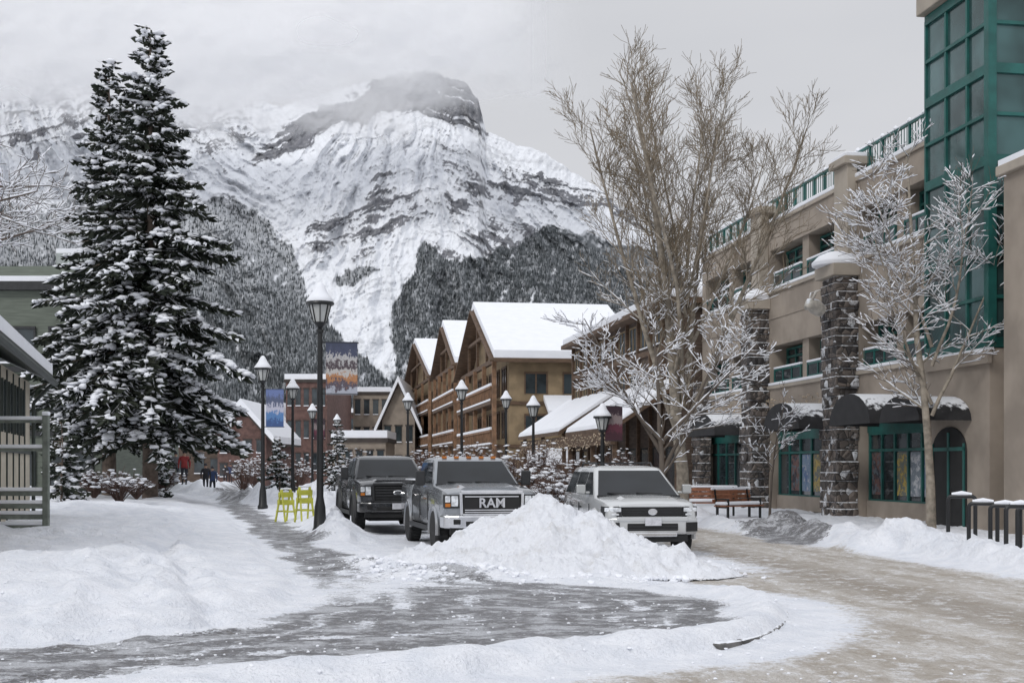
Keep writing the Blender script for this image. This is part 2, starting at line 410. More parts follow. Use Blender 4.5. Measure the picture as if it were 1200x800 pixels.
cliffP=[(298,190),(318,160),(350,140),(385,125),(430,106),(460,88),(520,84),(556,100),(570,158),(545,152),(510,150),(480,134),(455,130),(430,148),(400,146),(365,165),(330,178)]
cliff=reg(cliffP,5)
midL=reg([(350,290),(362,262),(392,240),(420,245),(450,215),(480,222),(512,230),(508,255),(470,262),(440,275),(400,285),(375,300)],14)
midR=reg([(518,240),(548,222),(575,200),(610,195),(660,205),(720,240),(740,270),(700,255),(650,238),(600,232),(560,240),(530,258)],12)
leftR=reg([(-300,150),(-50,130),(40,80),(100,62),(130,105),(120,160),(40,180),(-300,230)],14)
left2=reg([(225,120),(300,128),(290,160),(240,170),(200,160)],14)
left3=reg([(150,240),(230,190),(262,210),(330,290),(300,330),(200,300)],14)
low=reg([(500,280),(560,262),(640,250),(700,270),(620,290),(520,300)],12)
bowl=reg([(225,205),(300,205),(365,182),(410,160),(460,150),(440,195),(390,228),(355,262),(340,285),(300,245),(262,215)],10)
bowl2=reg([(420,345),(470,308),(500,268),(560,235),(600,240),(560,262),(505,285),(480,325),(445,372),(470,440),(440,425),(415,375)],7)
G=-.36+.98*cliff+.42*midL+.50*midR+.34*leftR+.22*left2+.22*left3+.2*low-.32*bowl-.30*bowl2
ribw=np.where(PX>430,fineD,fineE)
dark=G+(1.7+2.0*cliff)*(strata-.5)+.75*(rib-.62)+.45*(ribw-.6)+.6*(fine-.5)
rock=sm(-.03,.09,dark)
fL=reg([(-1200,300),(-100,240),(100,235),(215,235),(262,222),(300,248),(345,300),(372,350),(410,395),(440,425),(460,480),(300,600),(-1200,600)],9)
fR=reg([(440,480),(452,430),(445,395),(462,350),(486,318),(500,285),(530,300),(560,288),(620,272),(655,262),(700,285),(760,290),(900,370),(2400,480),(2400,600),(440,600)],8)
fI=reg([(392,318),(425,312),(455,316),(440,326),(418,336),(400,330)],3)
gul=reg([(395,345),(420,330),(470,310),(490,290),(478,330),(455,360),(440,385),(458,420),(452,440),(430,410)],4)
gul2=reg([(340,285),(362,300),(400,345),(435,400),(450,430),(430,425),(385,370),(345,310)],5)
streak=fbm((wxx+wyy*.5)/7,(wyy)/55,93,4)
fo=np.maximum(np.maximum(fL,fR),fI)*(1-gul)*(1-gul2)
rock=rock*(1-.75*np.maximum(gul,gul2))
dens=sm(.28,.50,fo*(.68+.8*(streak-.5)+.7*(fbm(PX/9,PY/9,95,4)-.5)))
dens*=np.where(PX<470,.58+.40*sm(280,400,PY),.95)
YD=2000+2300*SS**.85 -120*(rib-.5)*2*sm(0,.3,SS)*sm(1.0,.9,SS) -16*(strata-.5)*2 -9*(fine-.5)-20*(ribw-.5)
YD-=260*sm(-10,70,sdpoly([(-1200,300),(100,235),(262,222),(345,300),(410,395),(460,480),(300,600),(-1200,600)],PX,PY))
YD+=130*sm(-20,20,sdpoly([(298,192),(365,168),(400,150),(455,134),(480,138),(560,160),(600,60),(280,60)],PX,PY))
MX=(PX-CX)/F*YD; MZ=H+(HY-PY)/F*YD
snowc=np.array([.84,.855,.885]); rockc=np.array([.14,.14,.155]); rockd=np.array([.065,.067,.077]); forc=np.array([.055,.063,.066])
rc=rockc+(rockd-rockc)*sm(.42,.55,fbm(dome/2.4,PX/60,97,3))[:,None]
rc=rc+ (np.array([.27,.265,.27])-rc)*(sm(.52,.72,fine)*.5)[:,None]
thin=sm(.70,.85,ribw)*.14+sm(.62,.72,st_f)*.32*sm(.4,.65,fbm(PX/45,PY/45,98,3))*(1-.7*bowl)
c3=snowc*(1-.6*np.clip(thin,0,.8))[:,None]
c3=c3+(rc-c3)*(rock*.94)[:,None]
ff=dens*(.72+.28*sm(.35,.6,fbm(PX/2.6,PY/4.5,99,2)))
c3=c3+(forc-c3)*np.clip(ff,0,.93)[:,None]
c3=c3*.90+np.array([.30,.315,.345])*.10  # aerial haze painted in: all mountain colours pulled towards pale blue-grey
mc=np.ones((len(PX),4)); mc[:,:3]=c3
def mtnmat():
    m,n,b=nt('mountain_rock_snow_haze'); a=n.nodes.new('ShaderNodeVertexColor'); a.layer_name='Col'
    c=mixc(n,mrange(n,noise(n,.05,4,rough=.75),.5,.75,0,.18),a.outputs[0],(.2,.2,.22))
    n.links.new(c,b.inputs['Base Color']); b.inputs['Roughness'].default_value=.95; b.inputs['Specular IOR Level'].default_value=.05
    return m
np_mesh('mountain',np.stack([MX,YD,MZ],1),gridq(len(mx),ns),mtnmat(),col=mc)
def forest():
    cand=np.random.rand(300000,2); ci=(cand[:,0]*len(mx)).astype(int).clip(0,len(mx)-1); si=(cand[:,1]**.9*.78*ns).astype(int)
    idx=si*len(mx)+ci
    ok=(dens[idx]>.25+.6*np.random.rand(len(idx)))&(PX[idx]>-300)&(PX[idx]<900)
    idx=idx[ok][:60000]
    base=np.stack([MX[idx],YD[idx]-3,MZ[idx]],1); k=len(idx)
    base[:,0]+=np.random.randn(k)*1.5
    hh=np.random.uniform(5,10,k); w=hh*.20
    a0=np.random.rand(k)*6.28
    v=np.zeros((k,4,3))
    for j in range(3):
        v[:,j,0]=base[:,0]+np.cos(a0+j*2.094)*w; v[:,j,1]=base[:,1]+np.sin(a0+j*2.094)*w; v[:,j,2]=base[:,2]-2
    v[:,3]=base; v[:,3,2]+=hh
    q=np.array([[0,1,3],[1,2,3],[2,0,3]])[None]+np.arange(k)[:,None,None]*4
    cc=np.ones((k,4,4)); t=np.random.rand(k,1,1)**3.5*np.where(PX[idx]<470,1.1,.8)[:,None,None]
    t=np.clip(t,0,1)
    cc[:,:,:3]=np.array([.062,.070,.073])*(1-t)+np.array([.38,.40,.42])*t
    m,nn,b=nt('distant_forest'); at=nn.nodes.new('ShaderNodeVertexColor'); at.layer_name='Col'; nn.links.new(at.outputs[0],b.inputs['Base Color']); b.inputs['Roughness'].default_value=1; b.inputs['Specular IOR Level'].default_value=0
    np_mesh('forest',v.reshape(-1,3),q.reshape(-1,3),m,smooth=False,col=cc.reshape(-1,4))
forest()
def cloud():
    par=empty('cloud')
    for k,(D,py0,py1,op,sd) in enumerate([(3350,144,84,.66,1),(3500,130,82,.97,2)]):
        m,n,b=nt('cloud_vapour_%d'%k)
        n.nodes.remove(b); out=n.nodes['Material Output']
        a=n.nodes.new('ShaderNodeVertexColor'); a.layer_name='Col'; sp=n.nodes.new('ShaderNodeSeparateColor'); n.links.new(a.outputs[0],sp.inputs[0])
        di=n.nodes.new('ShaderNodeBsdfDiffuse'); tr=n.nodes.new('ShaderNodeBsdfTranslucent'); di.inputs[0].default_value=(.98,.98,.99,1); tr.inputs[0].default_value=(.98,.98,.99,1)
        mx1=n.nodes.new('ShaderNodeMixShader'); n.links.new(di.outputs[0],mx1.inputs[1]); n.links.new(tr.outputs[0],mx1.inputs[2])
        tp=n.nodes.new('ShaderNodeBsdfTransparent'); mx2=n.nodes.new('ShaderNodeMixShader')
        n.links.new(sp.outputs[0],mx2.inputs[0]); n.links.new(tp.outputs[0],mx2.inputs[1]); n.links.new(mx1.outputs[0],mx2.inputs[2]); n.links.new(mx2.outputs[0],out.inputs[0])
        gx=np.arange(-700,1000,5.); gy=np.arange(-60,190,4.)
        x,y=np.meshgrid(gx,gy); x=x.ravel();y=y.ravel()
        nn_=fbm(x/110,y/50,200+sd*7,5,.55)
        edge=y+(nn_-.5)*120-26*np.exp(-((x-200)/150)**2)+10*np.exp(-((x-95)/30)**2)-12*np.exp(-((x-440)/60)**2)
        al=sm(py0,py1,edge)*op*sm(-700,-400,x)*sm(700,520,x)*sm(-60,-5,y)
        al*=sm(.08,.32,fbm(x/200,y/90,300+sd,3))
        cc=np.ones((len(x),4)); cc[:,:3]=al[:,None]
        Dv=D+(fbm(x/80,y/60,400+sd)-.5)*80
        np_mesh('vapour',np.stack([(x-CX)/F*Dv,Dv,H+(HY-y)/F*Dv],1),gridq(len(gx),len(gy)),m,parent=par,col=cc)
cloud()

# =============== SPRUCE ===============
def needlemat(name,c1,c2):
    m,n,b=nt(name); c=mixc(n,mrange(n,noise(n,1.3,3),.35,.65),c1,c2); n.links.new(c,b.inputs['Base Color']); b.inputs['Roughness'].default_value=.8; b.inputs['Specular IOR Level'].default_value=.15
    return m
M_needle=needlemat('spruce_needles',(.024,.031,.024),(.060,.068,.050))
def spruce(name,x,y,z,ht,R,zb=.08,step=.33,dens=1.0,snowp=.5,sc=1.0,bs=1.0):
    par=empty(name,(x,y,z),random.random()*6)
    tr=MB(); tr.tube([(0,0,-.3),(.05,0,ht*.3),(0,.05,ht*.65),(0,0,ht*.98)],[ht*.017,ht*.013,ht*.007,.015],8); tr.obj('trunk',M_bark,par,60)
    P0=[];D=[];L=[];W=[]; SC=[];SS_=[]; br=MB(); SP=[]
    zz=ht*zb
    while zz<ht*.985:
        f=(zz-ht*zb)/(ht*(1-zb)); nb=max(3,int(7-3*f))
        lumpy=.66+.58*random.random()
        Rl=R*((1-f)**.80)*(.58+.42*min(1,f*6+.2))*lumpy
        for i in range(nb):
            a=random.random()*6.283; l=Rl*random.uniform(.5,1.22)+.12
            dx,dy=math.cos(a),math.sin(a)
            z0=zz+random.uniform(-.32,.32)*sc
            up=.40*f-.16; dr=l*random.uniform(.12,.46)*(1-f*.6)
            def pt(t): return Vector((dx*l*t,dy*l*t,z0+up*l*t-dr*t*t*1.5+dr*.55*t**4))
            br.tube([pt(0),pt(.5),pt(1)],[.035*sc,.022*sc,.008],3)
            k=max(2,int(l/.14/sc*dens))
            heavy=random.random()
            for j in range(k):
                t=(j+.6)/k; p=pt(t); w=l*.34*(1-t*.72)+.12
                for q in range(3 if sc>.9 else 2):
                    sd=random.choice((-1,1)); ang=a+sd*random.uniform(.25,1.3); ll=min(.8,w*random.uniform(.6,1.2))
                    d=Vector((math.cos(ang),math.sin(ang),random.uniform(-.85,.15))).normalized()
                    P0.append(p);D.append(d);L.append(ll);W.append(random.uniform(.04,.09)*max(.7,sc));SP.append(random.random()<snowp*(.42+.62*heavy))
                if random.random()<snowp*(.40+.75*t)*(.5+heavy):
                    s=random.uniform(.05,.20)*(1.1-.3*t)*sc*bs
                    ang=a+random.uniform(-1.1,1.1); SC.append((p.x+math.cos(ang)*w*.5,p.y+math.sin(ang)*w*.5,p.z+.02)); SS_.append((s*random.uniform(.8,1.6),s*random.uniform(.8,1.6),s*random.uniform(.4,.75)))
            P0.append(pt(.9));D.append(Vector((dx,dy,.0)));L.append(.35*sc+.05);W.append(.09);SP.append(random.random()<.4)
        zz+=step*(1.0-.35*f)*random.uniform(.75,1.3)
    P0=np.array(P0);D=np.array(D);L=np.array(L)[:,None];W=np.array(W)[:,None]
    side=np.cross(D,np.array([0,0,1.])+np.random.randn(len(D),3)*.5); side/=np.linalg.norm(side,axis=1)[:,None]+1e-9
    v=np.stack([P0,P0+D*L*.5+side*W,P0+D*L,P0+D*L*.5-side*W],1)
    v2=v.copy(); dn=np.array([0,0,-.10]); v2[:,1]+=dn; v2[:,3]+=dn*.3+np.random.randn(len(D),3)*.03
    v12=np.concatenate([v,v2]); np_mesh('needles',v12.reshape(-1,3),np.arange(len(v12)*4).reshape(-1,4),M_needle,parent=par,smooth=False)
    m=np.array(SP); v3=v[m].copy(); v3[:,:,2]+=.045; v3[:,0]=v3[:,0]*.6+v3[:,2]*.4
    if len(v3): np_mesh('snow_dusting',v3.reshape(-1,3),np.arange(len(v3)*4).reshape(-1,4),M_snow,parent=par,smooth=False)
    blobs('snow_clumps',SC,SS_,M_snow,par,jit=.5)
    br.obj('branches',M_bark,par)
    return par
Yt=52; spruce('spruce_tree',(176-CX)/F*Yt,Yt,gz((178-CX)/F*Yt,Yt)-.1,zof(22,Yt)-.4,4.3,zb=.155,dens=1.2,step=.28,snowp=.78)
Yt=57; spruce('spruce_tree',(128-CX)/F*Yt,Yt,gz((128-CX)/F*Yt,Yt)-.1,zof(62,Yt)-.4,3.3,zb=.15,dens=1.1,step=.29,snowp=.74)
for (px,top,Yt,R) in [(72,502,44,.8),(328,505,75,1.0),(395,490,100,1.3),(182,520,56,.6),(285,470,140,2.0),(150,470,80,1.7)]:
    spruce('spruce_sapling' if top>495 else 'spruce_tree',(px-CX)/F*Yt,Yt,gz((px-CX)/F*Yt,Yt),zof(top,Yt)-.1,R,zb=.03,dens=.8,step=.26,snowp=.62,sc=.7)

# =============== BARE TREES ===============
def bare_tree(name,x,y,z,spec,barkm,twigm,snowp):
    par=empty(name,(x,y,z)); T=MB(); W=MB(); SN=MB()
    rnd=random.Random(spec['seed'])
    def branch(p,d,l,r,lev,up):
        n=max(2,min(8 if lev==0 else (5 if lev==1 else 3),int(l/.35)+1)); pts=[p.copy()];rs=[r]; dd=d.copy()
        jt=.05 if lev==0 else (.10 if lev==1 else .14)
        for i in range(n):
            dd=(dd+Vector((rnd.gauss(0,jt),rnd.gauss(0,jt),rnd.gauss(0,jt*.6)+up/n))).normalized()
            pts.append(pts[-1]+dd*l/n); rs.append(max(spec.get('rmin',.005),r*(1-(i+1)/n*.80)))
        (T if lev<2 else W).tube(pts,rs,8 if lev==0 else (5 if lev==1 else 3))
        if snowp>0:
            for i in range(len(pts)-1):
                s=(pts[i+1]-pts[i]); sn=s.normalized()
                hfac=max(0,min(1,(spec.get('snowtop',99)-pts[i].z)/3))
                if abs(sn.z)<.86 and rnd.random()<snowp*hfac:
                    o=Vector((0,0,rs[i]*.75+.008)); q=max(rs[i]*.85,spec.get('sr',.016))*rnd.uniform(.6,1.2)
                    SN.tube([pts[i]+o,(pts[i]+pts[i+1])/2+o*1.15,pts[i+1]+o],[q*.5,q,q*.4],4)
        if lev<spec['levels']:
            k=spec['kids'][lev]; k=max(1,int(k*rnd.uniform(.8,1.2)*(min(1,l/spec['lref'][lev]))))
            for j in range(k):
                t=spec['start'][lev]+(1-spec['start'][lev])*(j+rnd.random())/k
                fi=t*n; i=min(n-1,int(fi)); q=pts[i].lerp(pts[i+1],fi-i); pd=(pts[i+1]-pts[i]).normalized()
                a=rnd.random()*6.283; ax=pd.orthogonal().normalized(); ax.rotate(Matrix.Rotation(a,3,pd))
                ang=math.radians(rnd.gauss(spec['ang'][lev],9)); nd=pd.copy(); nd.rotate(Matrix.Rotation(ang,3,ax))
                if lev>0 and nd.z<-.2: nd.z*=-.5; nd.normalize()
                branch(q,nd,spec['len'][lev]*(1-.5*t if lev else 1-.5*t*t)*rnd.uniform(.6,1.2),max(spec.get('rmin',.005),rs[min(i,len(rs)-1)]*spec['rr'][lev]),lev+1,spec['up'][lev])
    for (p,d,l,r) in spec['trunks']: branch(Vector(p),Vector(d).normalized(),l,r,0,spec.get('tup',0))
    T.obj('limbs',barkm,par,60); W.obj('twigs',twigm,par)
    if SN.v: SN.obj('branch_snow',M_snow,par,80)
    return par
M_twig=mat('twig_tan',(.20,.16,.112),.85,.25,2)
M_barkL=mat('bark_light',(.27,.235,.19),.85,.35,5,snow=.3)
M_twigs=mat('twig_dark',(.12,.098,.08),.85,.2,2)
Yt=38; xx=(800-CX)/F*Yt
bare_tree('bare_tree',xx,Yt,0,dict(seed=5,levels=3,rmin=.0062,trunks=[((0,0,-.1),(.05,0,1),13.3,.20),((0,0,2.3),(-.34,.1,1),9.8,.10),((.1,0,2.9),(.40,-.05,1),9.6,.10),((.1,0,3.8),(.16,.3,1),9.2,.08),((0,0,3.4),(-.14,-.3,1),9.6,.08),((-.05,0,4.6),(-.36,-.1,1),6.8,.06),((.1,0,4.9),(.50,.1,1),7.2,.06),((.12,0,6.6),(.26,-.1,1),6.4,.05),((.1,0,6.1),(-.16,.1,1),7.2,.05),((.1,0,7.2),(.05,.15,1),6.2,.05)],
  kids=[22,11,7],lref=[9,1.8,.8],start=[.24,.10,.10],ang=[42,36,36],len=[2.35,1.05,.52],rr=[.38,.5,.6],up=[.5,.35,.3],tup=.2,snowtop=8.0,sr=.016),M_barkL,M_twig,.65)
Yt=35; xx=(778-CX)/F*Yt
bare_tree('bare_tree',xx,Yt,0,dict(seed=11,levels=3,trunks=[((0,0,-.1),(.04,0,1),5.6,.10),((0,0,1.6),(.55,0,1),4.4,.06),((0,0,1.9),(-.55,.1,1),4.4,.06),((0,0,2.4),(.9,-.2,.8),3.6,.05),((0,0,2.3),(-.8,-.2,.7),3.2,.05)],
  kids=[11,8,5],lref=[3.2,1.4,.7],start=[.25,.2,.2],ang=[50,42,38],len=[1.6,.8,.42],rr=[.45,.5,.6],up=[.1,.1,.1],snowtop=20,sr=.017),M_twigs,M_twigs,.8)
Yt=33.5; xx=(1092-CX)/F*Yt
bare_tree('bare_tree',xx,Yt,0,dict(seed=27,levels=3,rmin=.0055,tup=.35,trunks=[((0,0,-.1),(0,0,1),10.2,.13),((0,0,3.0),(.45,0,1),4.6,.055),((0,0,3.3),(-.5,.1,1),5.0,.055),((0,0,4.3),(.32,-.3,1),4.6,.05),((0,0,4.8),(-.35,.1,1),4.6,.05)],
  kids=[20,10,6],lref=[8.0,1.6,.8],start=[.28,.12,.12],ang=[54,42,38],len=[2.0,.95,.48],rr=[.40,.5,.6],up=[.2,.15,.1],snowtop=20,sr=.016),M_barkL,M_twigs,.78)
Yt=43; xx=(902-CX)/F*Yt
bare_tree('bare_tree',xx,Yt,0,dict(seed=31,levels=3,trunks=[((0,0,-.1),(0,0,1),3.8,.05)],
  kids=[14,7,5],lref=[3.5,1.1,.6],start=[.4,.2,.2],ang=[50,42,38],len=[1.3,.6,.35],rr=[.5,.5,.6],up=[.2,.1,.1],snowtop=20,sr=.018),M_twigs,M_twigs,.6)
Yt=22; xx=(-110-CX)/F*Yt
bare_tree('bare_tree',xx,Yt,.3,dict(seed=41,levels=3,trunks=[((0,0,-.4),(0,0,1),9,.17),((0,0,4.9),(1,.1,.22),2.5,.05),((0,0,5.4),(1,-.1,.30),2.6,.05),((0,0,6.0),(.9,.2,.2),2.2,.05)],
  kids=[12,8,5],lref=[3.2,1.2,.6],start=[.35,.2,.2],ang=[48,42,38],len=[1.1,.6,.35],rr=[.5,.5,.6],up=[-.15,-.1,0],snowtop=20,sr=.015),M_bark,M_twigs,.7)
def shrub(name,x,y,r,h,n=60,c=M_twigs):
    par=empty(name,(x,y,gz(x,y))); t=MB(); C=[];S=[]
    for i in range(n):
        a=random.random()*6.28; e=random.uniform(.2,1.1); l=random.uniform(.6,1.1)
        e1=Vector((math.cos(a)*r*e*l,math.sin(a)*r*e*l,h*l*(1.1-.4*e))); m=e1*.5+Vector((0,0,.12*h))
        t.tube([(0,0,0),m,e1],[.02,.012,.006],3)
        for k in range(6):
            b=m.lerp(e1,random.random()); e2=b+Vector((random.gauss(0,.25),random.gauss(0,.25),random.uniform(.05,.35)))*min(1,r); t.tube([b,e2],[.010,.006],3)
            if random.random()<.30: s=random.uniform(.025,.065)*min(1.2,r+.3); C.append(tuple(e2));S.append((s*1.7,s*1.4,s*.6))
    t.obj('stems',c,par); blobs('snow_clumps',C,S,M_snow,par,jit=.45)
M_red=mat('shrub_red',(.10,.062,.05),.9,.3,4)
for px,Yt,r,h in [(285,92,2.0,2.6),(300,95,2,2.8),(140,46,.9,1.1),(190,60,1,1.2),(110,50,.8,1.0),(640,33,1.0,1.5),(600,45,1.5,2.4),(628,52,1.5,2.6),(575,58,1.5,2.4),(665,48,1.4,2.0),(520,62,1.6,2.6),(420,70,1.5,2.6),(160,50,.7,.8),(500,80,2,3),(550,80,2,3.2),(350,90,1.6,2.4),(690,44,1.2,1.4),(720,52,1.4,1.8)]:
    shrub('shrub',(px-CX)/F*Yt,Yt,r,h,80,M_red)

# =============== LAMP POSTS ===============
M_lglass=mat('lamp_glass',(.45,.46,.45),.15,.1,3,spec=.6)
def lamp(px,Yt,ht=5.9,banner=None,z0=0):
    x=(px-CX)/F*Yt; par=empty('street_lamp',(x,Yt,z0),A)
    p=MB(); p.lathe((0,0,0),[(.20,0),(.20,.12),(.16,.2),(.13,.7),(.10,.85),(.085,.95),(.075,2.5),(.06,ht-1.15),(.09,ht-1.12),(.09,ht-1.06),(.05,ht-1.02),(.13,ht-.92),(.16,ht-.88)],14)
    p.obj('post',M_black,par,40)
    g=MB(); g.lathe((0,0,ht-.88),[(.15,0),(.26,.42)],8); g.obj('lantern_glass',M_lglass,par)
    f=MB()
    for i in range(8):
        a=2*math.pi*i/8; f.beam((.155*math.cos(a),.155*math.sin(a),ht-.88),(.265*math.cos(a),.265*math.sin(a),ht-.46),.026,.026)
    f.lathe((0,0,ht-.47),[(.31,0),(.35,.03),(.34,.07),(.18,.22),(.12,.30),(.05,.34)],16)
    f.cyl((0,0,ht-.14),(0,0,ht),.02,.01,6); f.obj('lantern_frame',M_black,par,30)
    s=MB(); s.lathe((0,0,ht-.405),[(.325,.01),(.33,.06),(.26,.15),(.18,.26),(.13,.37),(.07,.47),(.02,.50)],16); s.obj('snow_cap',M_snow,par,80)
    if banner:
        bx0,bx1,z1,z2,bm=banner
        b=MB(); b.box(bx0,bx1,-.012,.012,z1,z2); b.obj('banner',bm,par)
        r=MB(); 
        for zz in (z1+.02,z2-.02): r.cyl((0,0,zz),(bx1+.03,0,zz),.018,n=6)
        r.obj('banner_arms',M_black,par)
def bannermat(name,cols):
    m,n,b=nt(name); tc=n.nodes.new('ShaderNodeTexCoord'); sp=n.nodes.new('ShaderNodeSeparateXYZ'); n.links.new(tc.outputs['Generated'],sp.inputs[0])
    nn=noise(n,5,6,coord='Generated',rough=.8)
    z=math_(n,'ADD',sp.outputs[2],math_(n,'MULTIPLY',math_(n,'SUBTRACT',nn,.5),.9))
    cr=n.nodes.new('ShaderNodeValToRGB'); cr.color_ramp.interpolation='CONSTANT'; e=cr.color_ramp.elements
    e[0].position=0;e[0].color=(*cols[0],1);e[1].position=1./len(cols);e[1].color=(*cols[1],1)
    for i in range(2,len(cols)): q=e.new(i/len(cols)); q.color=(*cols[i],1)
    n.links.new(z,cr.inputs[0]); n.links.new(cr.outputs[0],b.inputs['Base Color']); b.inputs['Roughness'].default_value=.6
    return m
B1=bannermat('banner_print_winter',[(.40,.42,.48),(.10,.08,.10),(.42,.20,.09),(.5,.48,.46),(.08,.06,.07),(.45,.44,.44),(.06,.07,.12),(.05,.06,.10)])
B2=bannermat('banner_print_blue',[(.05,.10,.25),(.10,.22,.45),(.5,.5,.6),(.10,.12,.2),(.15,.2,.4)])
B3=bannermat('banner_print_maroon',[(.06,.02,.03),(.12,.03,.05),(.25,.2,.2),(.04,.02,.03)])
lamp(375,31,zof(335,31),(.14,.90,zof(462,31),zof(400,31),B1))
lamp(308,50,5.9,(.12,.80,3.2,4.7,B2)); lamp(343,63,5.9); lamp(395,106,5.9); lamp(366,84,5.7,(.1,.8,3.4,4.8,B3))
lamp(541,64,5.9); lamp(593,73,5.9); lamp(478,75,5.9); lamp(625,60,4.9); lamp(706,47,3.9,(.1,.75,2.6,3.9,B3))

# =============== VEHICLES ===============
def paint(name,col,metal=.35):
    m,n,b=nt(name)
    tc=n.nodes.new('ShaderNodeTexCoord'); sp=n.nodes.new('ShaderNodeSeparateXYZ'); n.links.new(tc.outputs['Object'],sp.inputs[0])
    nn=noise(n,3,4); low=mrange(n,math_(n,'ADD',sp.outputs[2],math_(n,'MULTIPLY',nn,.6)),.60,1.0,.6,0.)
    c=mixc(n,low,col,(.30,.28,.26)); c=mixc(n,mrange(n,noise(n,9,4),.5,.8,0,.10),c,(.5,.5,.5))
    n.links.new(c,b.inputs['Base Color']); b.inputs['Metallic'].default_value=metal; b.inputs['Roughness'].default_value=.25
    b.inputs['Coat Weight'].default_value=.9; b.inputs['Coat Roughness'].default_value=.05
    return m
M_chrome=mat('dull_chrome',(.70,.70,.71),.14,.1,3,metal=.95)
M_cglass=mat('car_glass',(.010,.012,.014),.04,.4,1,spec=.24)
M_head=mat('headlight',(.68,.70,.72),.1,.3,14,spec=.8)
M_amber=mat('amber_lens',(.5,.16,.02),.2,.1,3)
M_trim=mat('black_trim',(.025,.026,.028),.55,.2,6)
M_plate=mat('licence_plate',(.55,.55,.58),.4,.15,12)
M_rim=mat('alloy_rim',(.22,.22,.23),.35,.2,6,metal=.7)
def txt(body,size,loc,rot,m,par,name,ext=.01):
    c=bpy.data.curves.new(name,'FONT'); c.body=body; c.size=size; c.extrude=ext; c.offset=.006; c.align_x='CENTER'; c.align_y='CENTER'
    o=bpy.data.objects.new('tmp',c); scene.collection.objects.link(o); dg=bpy.context.evaluated_depsgraph_get(); me=bpy.data.meshes.new_from_object(o.evaluated_get(dg))
    bpy.data.objects.remove(o); me.materials.clear(); me.materials.append(m); q=bpy.data.objects.new(name,me); scene.collection.objects.link(q); q.parent=par; q.location=loc; q.rotation_euler=rot; return q
def vehicle(name,x,y,z,rz,S):
    par=empty(name,(x,y,z),rz); PM=S['paint']
    W=S['hw'];bd=MB(); st=S['stations']
    def half(zb,zt,hw): return [(hw*.80,zb),(hw*.95,zb+.06),(hw*.985,zb+.25),(hw,zb+(zt-zb)*.55),(hw*.995,zb+(zt-zb)*.70),(hw*.97,zt-.10),(hw*.935,zt-.03),(hw*.86,zt),(hw*.55,zt+.03),(hw*.2,zt+.04)]
    vs=[];k=20
    for (yy,zb,zt,hw) in st:
        h=half(zb,zt,hw); ring=[(-a,yy,b) for a,b in h]+[(a,yy,b) for a,b in h[::-1]]
        vs+=ring
    fs=[]
    for i in range(len(st)-1):
        for j in range(k):
            a=i*k+j;b=i*k+(j+1)%k; fs.append((a,b,b+k,a+k))
    fs.append(tuple(range(k))[::-1]); fs.append(tuple(range((len(st)-1)*k,len(st)*k)))
    bd.add(vs,fs)
    body=bd.obj('body',[PM,M_dark],par,32)
    cut=MB(); r=S['wr']
    for yy in S['axles']:
        for sx in(-1,1):
            cut.cyl((sx*(W-.34),yy,r),(sx*(W+.2),yy,r),r+.075,n=28,mi=1)
    co=cut.obj('cut',[PM,M_dark],par)
    mod=body.modifiers.new('c','BOOLEAN'); mod.operation='DIFFERENCE'; mod.object=co; mod.solver='EXACT'
    bpy.context.view_layer.update(); dg=bpy.context.evaluated_depsgraph_get(); me=bpy.data.meshes.new_from_object(body.evaluated_get(dg))
    body.modifiers.clear(); body.data=me; bpy.data.objects.remove(co)
    me.polygons.foreach_set('use_smooth',[True]*len(me.polygons)); me.set_sharp_from_angle(angle=math.radians(32))
    fl=MB()
    for yy in S['axles']:
        for sx in(-1,1):
            pts=[(sx*(W*.985),yy+math.cos(t)*(r+.09),r+math.sin(t)*(r+.09)) for t in np.linspace(-.15,math.pi+.15,16)]
            fl.tube(pts,[S.get('flare',.045)]*16,6)
    fl.obj('wheel_arch_flares',S.get('flarem',PM),par,50)
    tw=.27 if r<.42 else .29
    for wi,yy in enumerate(S['axles']):
        for sx in(-1,1):
            t=MB(); cx=sx*(W-.14)
            t.lathe((cx,yy,r),[(r*.62,-tw/2),(r*.93,-tw/2),(r,-tw/2+.04),(r,tw/2-.04),(r*.93,tw/2),(r*.62,tw/2)],30,axis='x')
            for i in range(30):
                a=2*math.pi*i/30
                t.beam((cx-tw*.42,yy+math.cos(a)*r,r+math.sin(a)*r),(cx+tw*.42,yy+math.cos(a+.06)*r,r+math.sin(a+.06)*r),.035,.03,up=(0,math.cos(a),math.sin(a)))
            t.obj('tyre',M_rub,par,35)
            t=MB(); ox=cx+sx*tw*.36
            t.lathe((ox,yy,r),[(r*.60,-.03*sx),(r*.60,.03*sx),(r*.54,.035*sx),(r*.52,-.03*sx)],26,axis='x')
            for i in range(6):
                a=2*math.pi*i/6; t.beam((ox+sx*.01,yy,r),(ox+sx*.01,yy+math.cos(a)*r*.56,r+math.sin(a)*r*.56),.04,.075,up=(0,-math.sin(a),math.cos(a)) )
            t.lathe((ox,yy,r),[(.07,-.02),(.07,.035*sx)],12,axis='x')
            t.obj('rim',M_rim,par,40)
    C=S['cab']
    (z0,f0,r0,w0),(z1,f1,r1,w1)=C
    def rr(z,yf,yr,hw,rad,n=4,bow=0):
        P=[]
        for cx,cy,a0 in((hw-rad,yr-rad,0),(-hw+rad,yr-rad,90),(-hw+rad,yf+rad,180),(hw-rad,yf+rad,270)):
            for i in range(n+1):
                a=math.radians(a0+90*i/n); P.append((cx+rad*math.cos(a),cy+rad*math.sin(a),z))
        return P
    cb=MB(); rings=[rr(z0-.06,f0-.03,r0,w0,.10),rr(z0,f0,r0,w0,.10),rr(z1,f1,r1,w1,.12),rr(z1+.035,f1+.06,r1-.05,w1-.03,.13),rr(z1+.06,f1+.15,r1-.12,w1-.10,.15),rr(z1+.085,f1+.35,r1-.3,w1-.28,.16)]
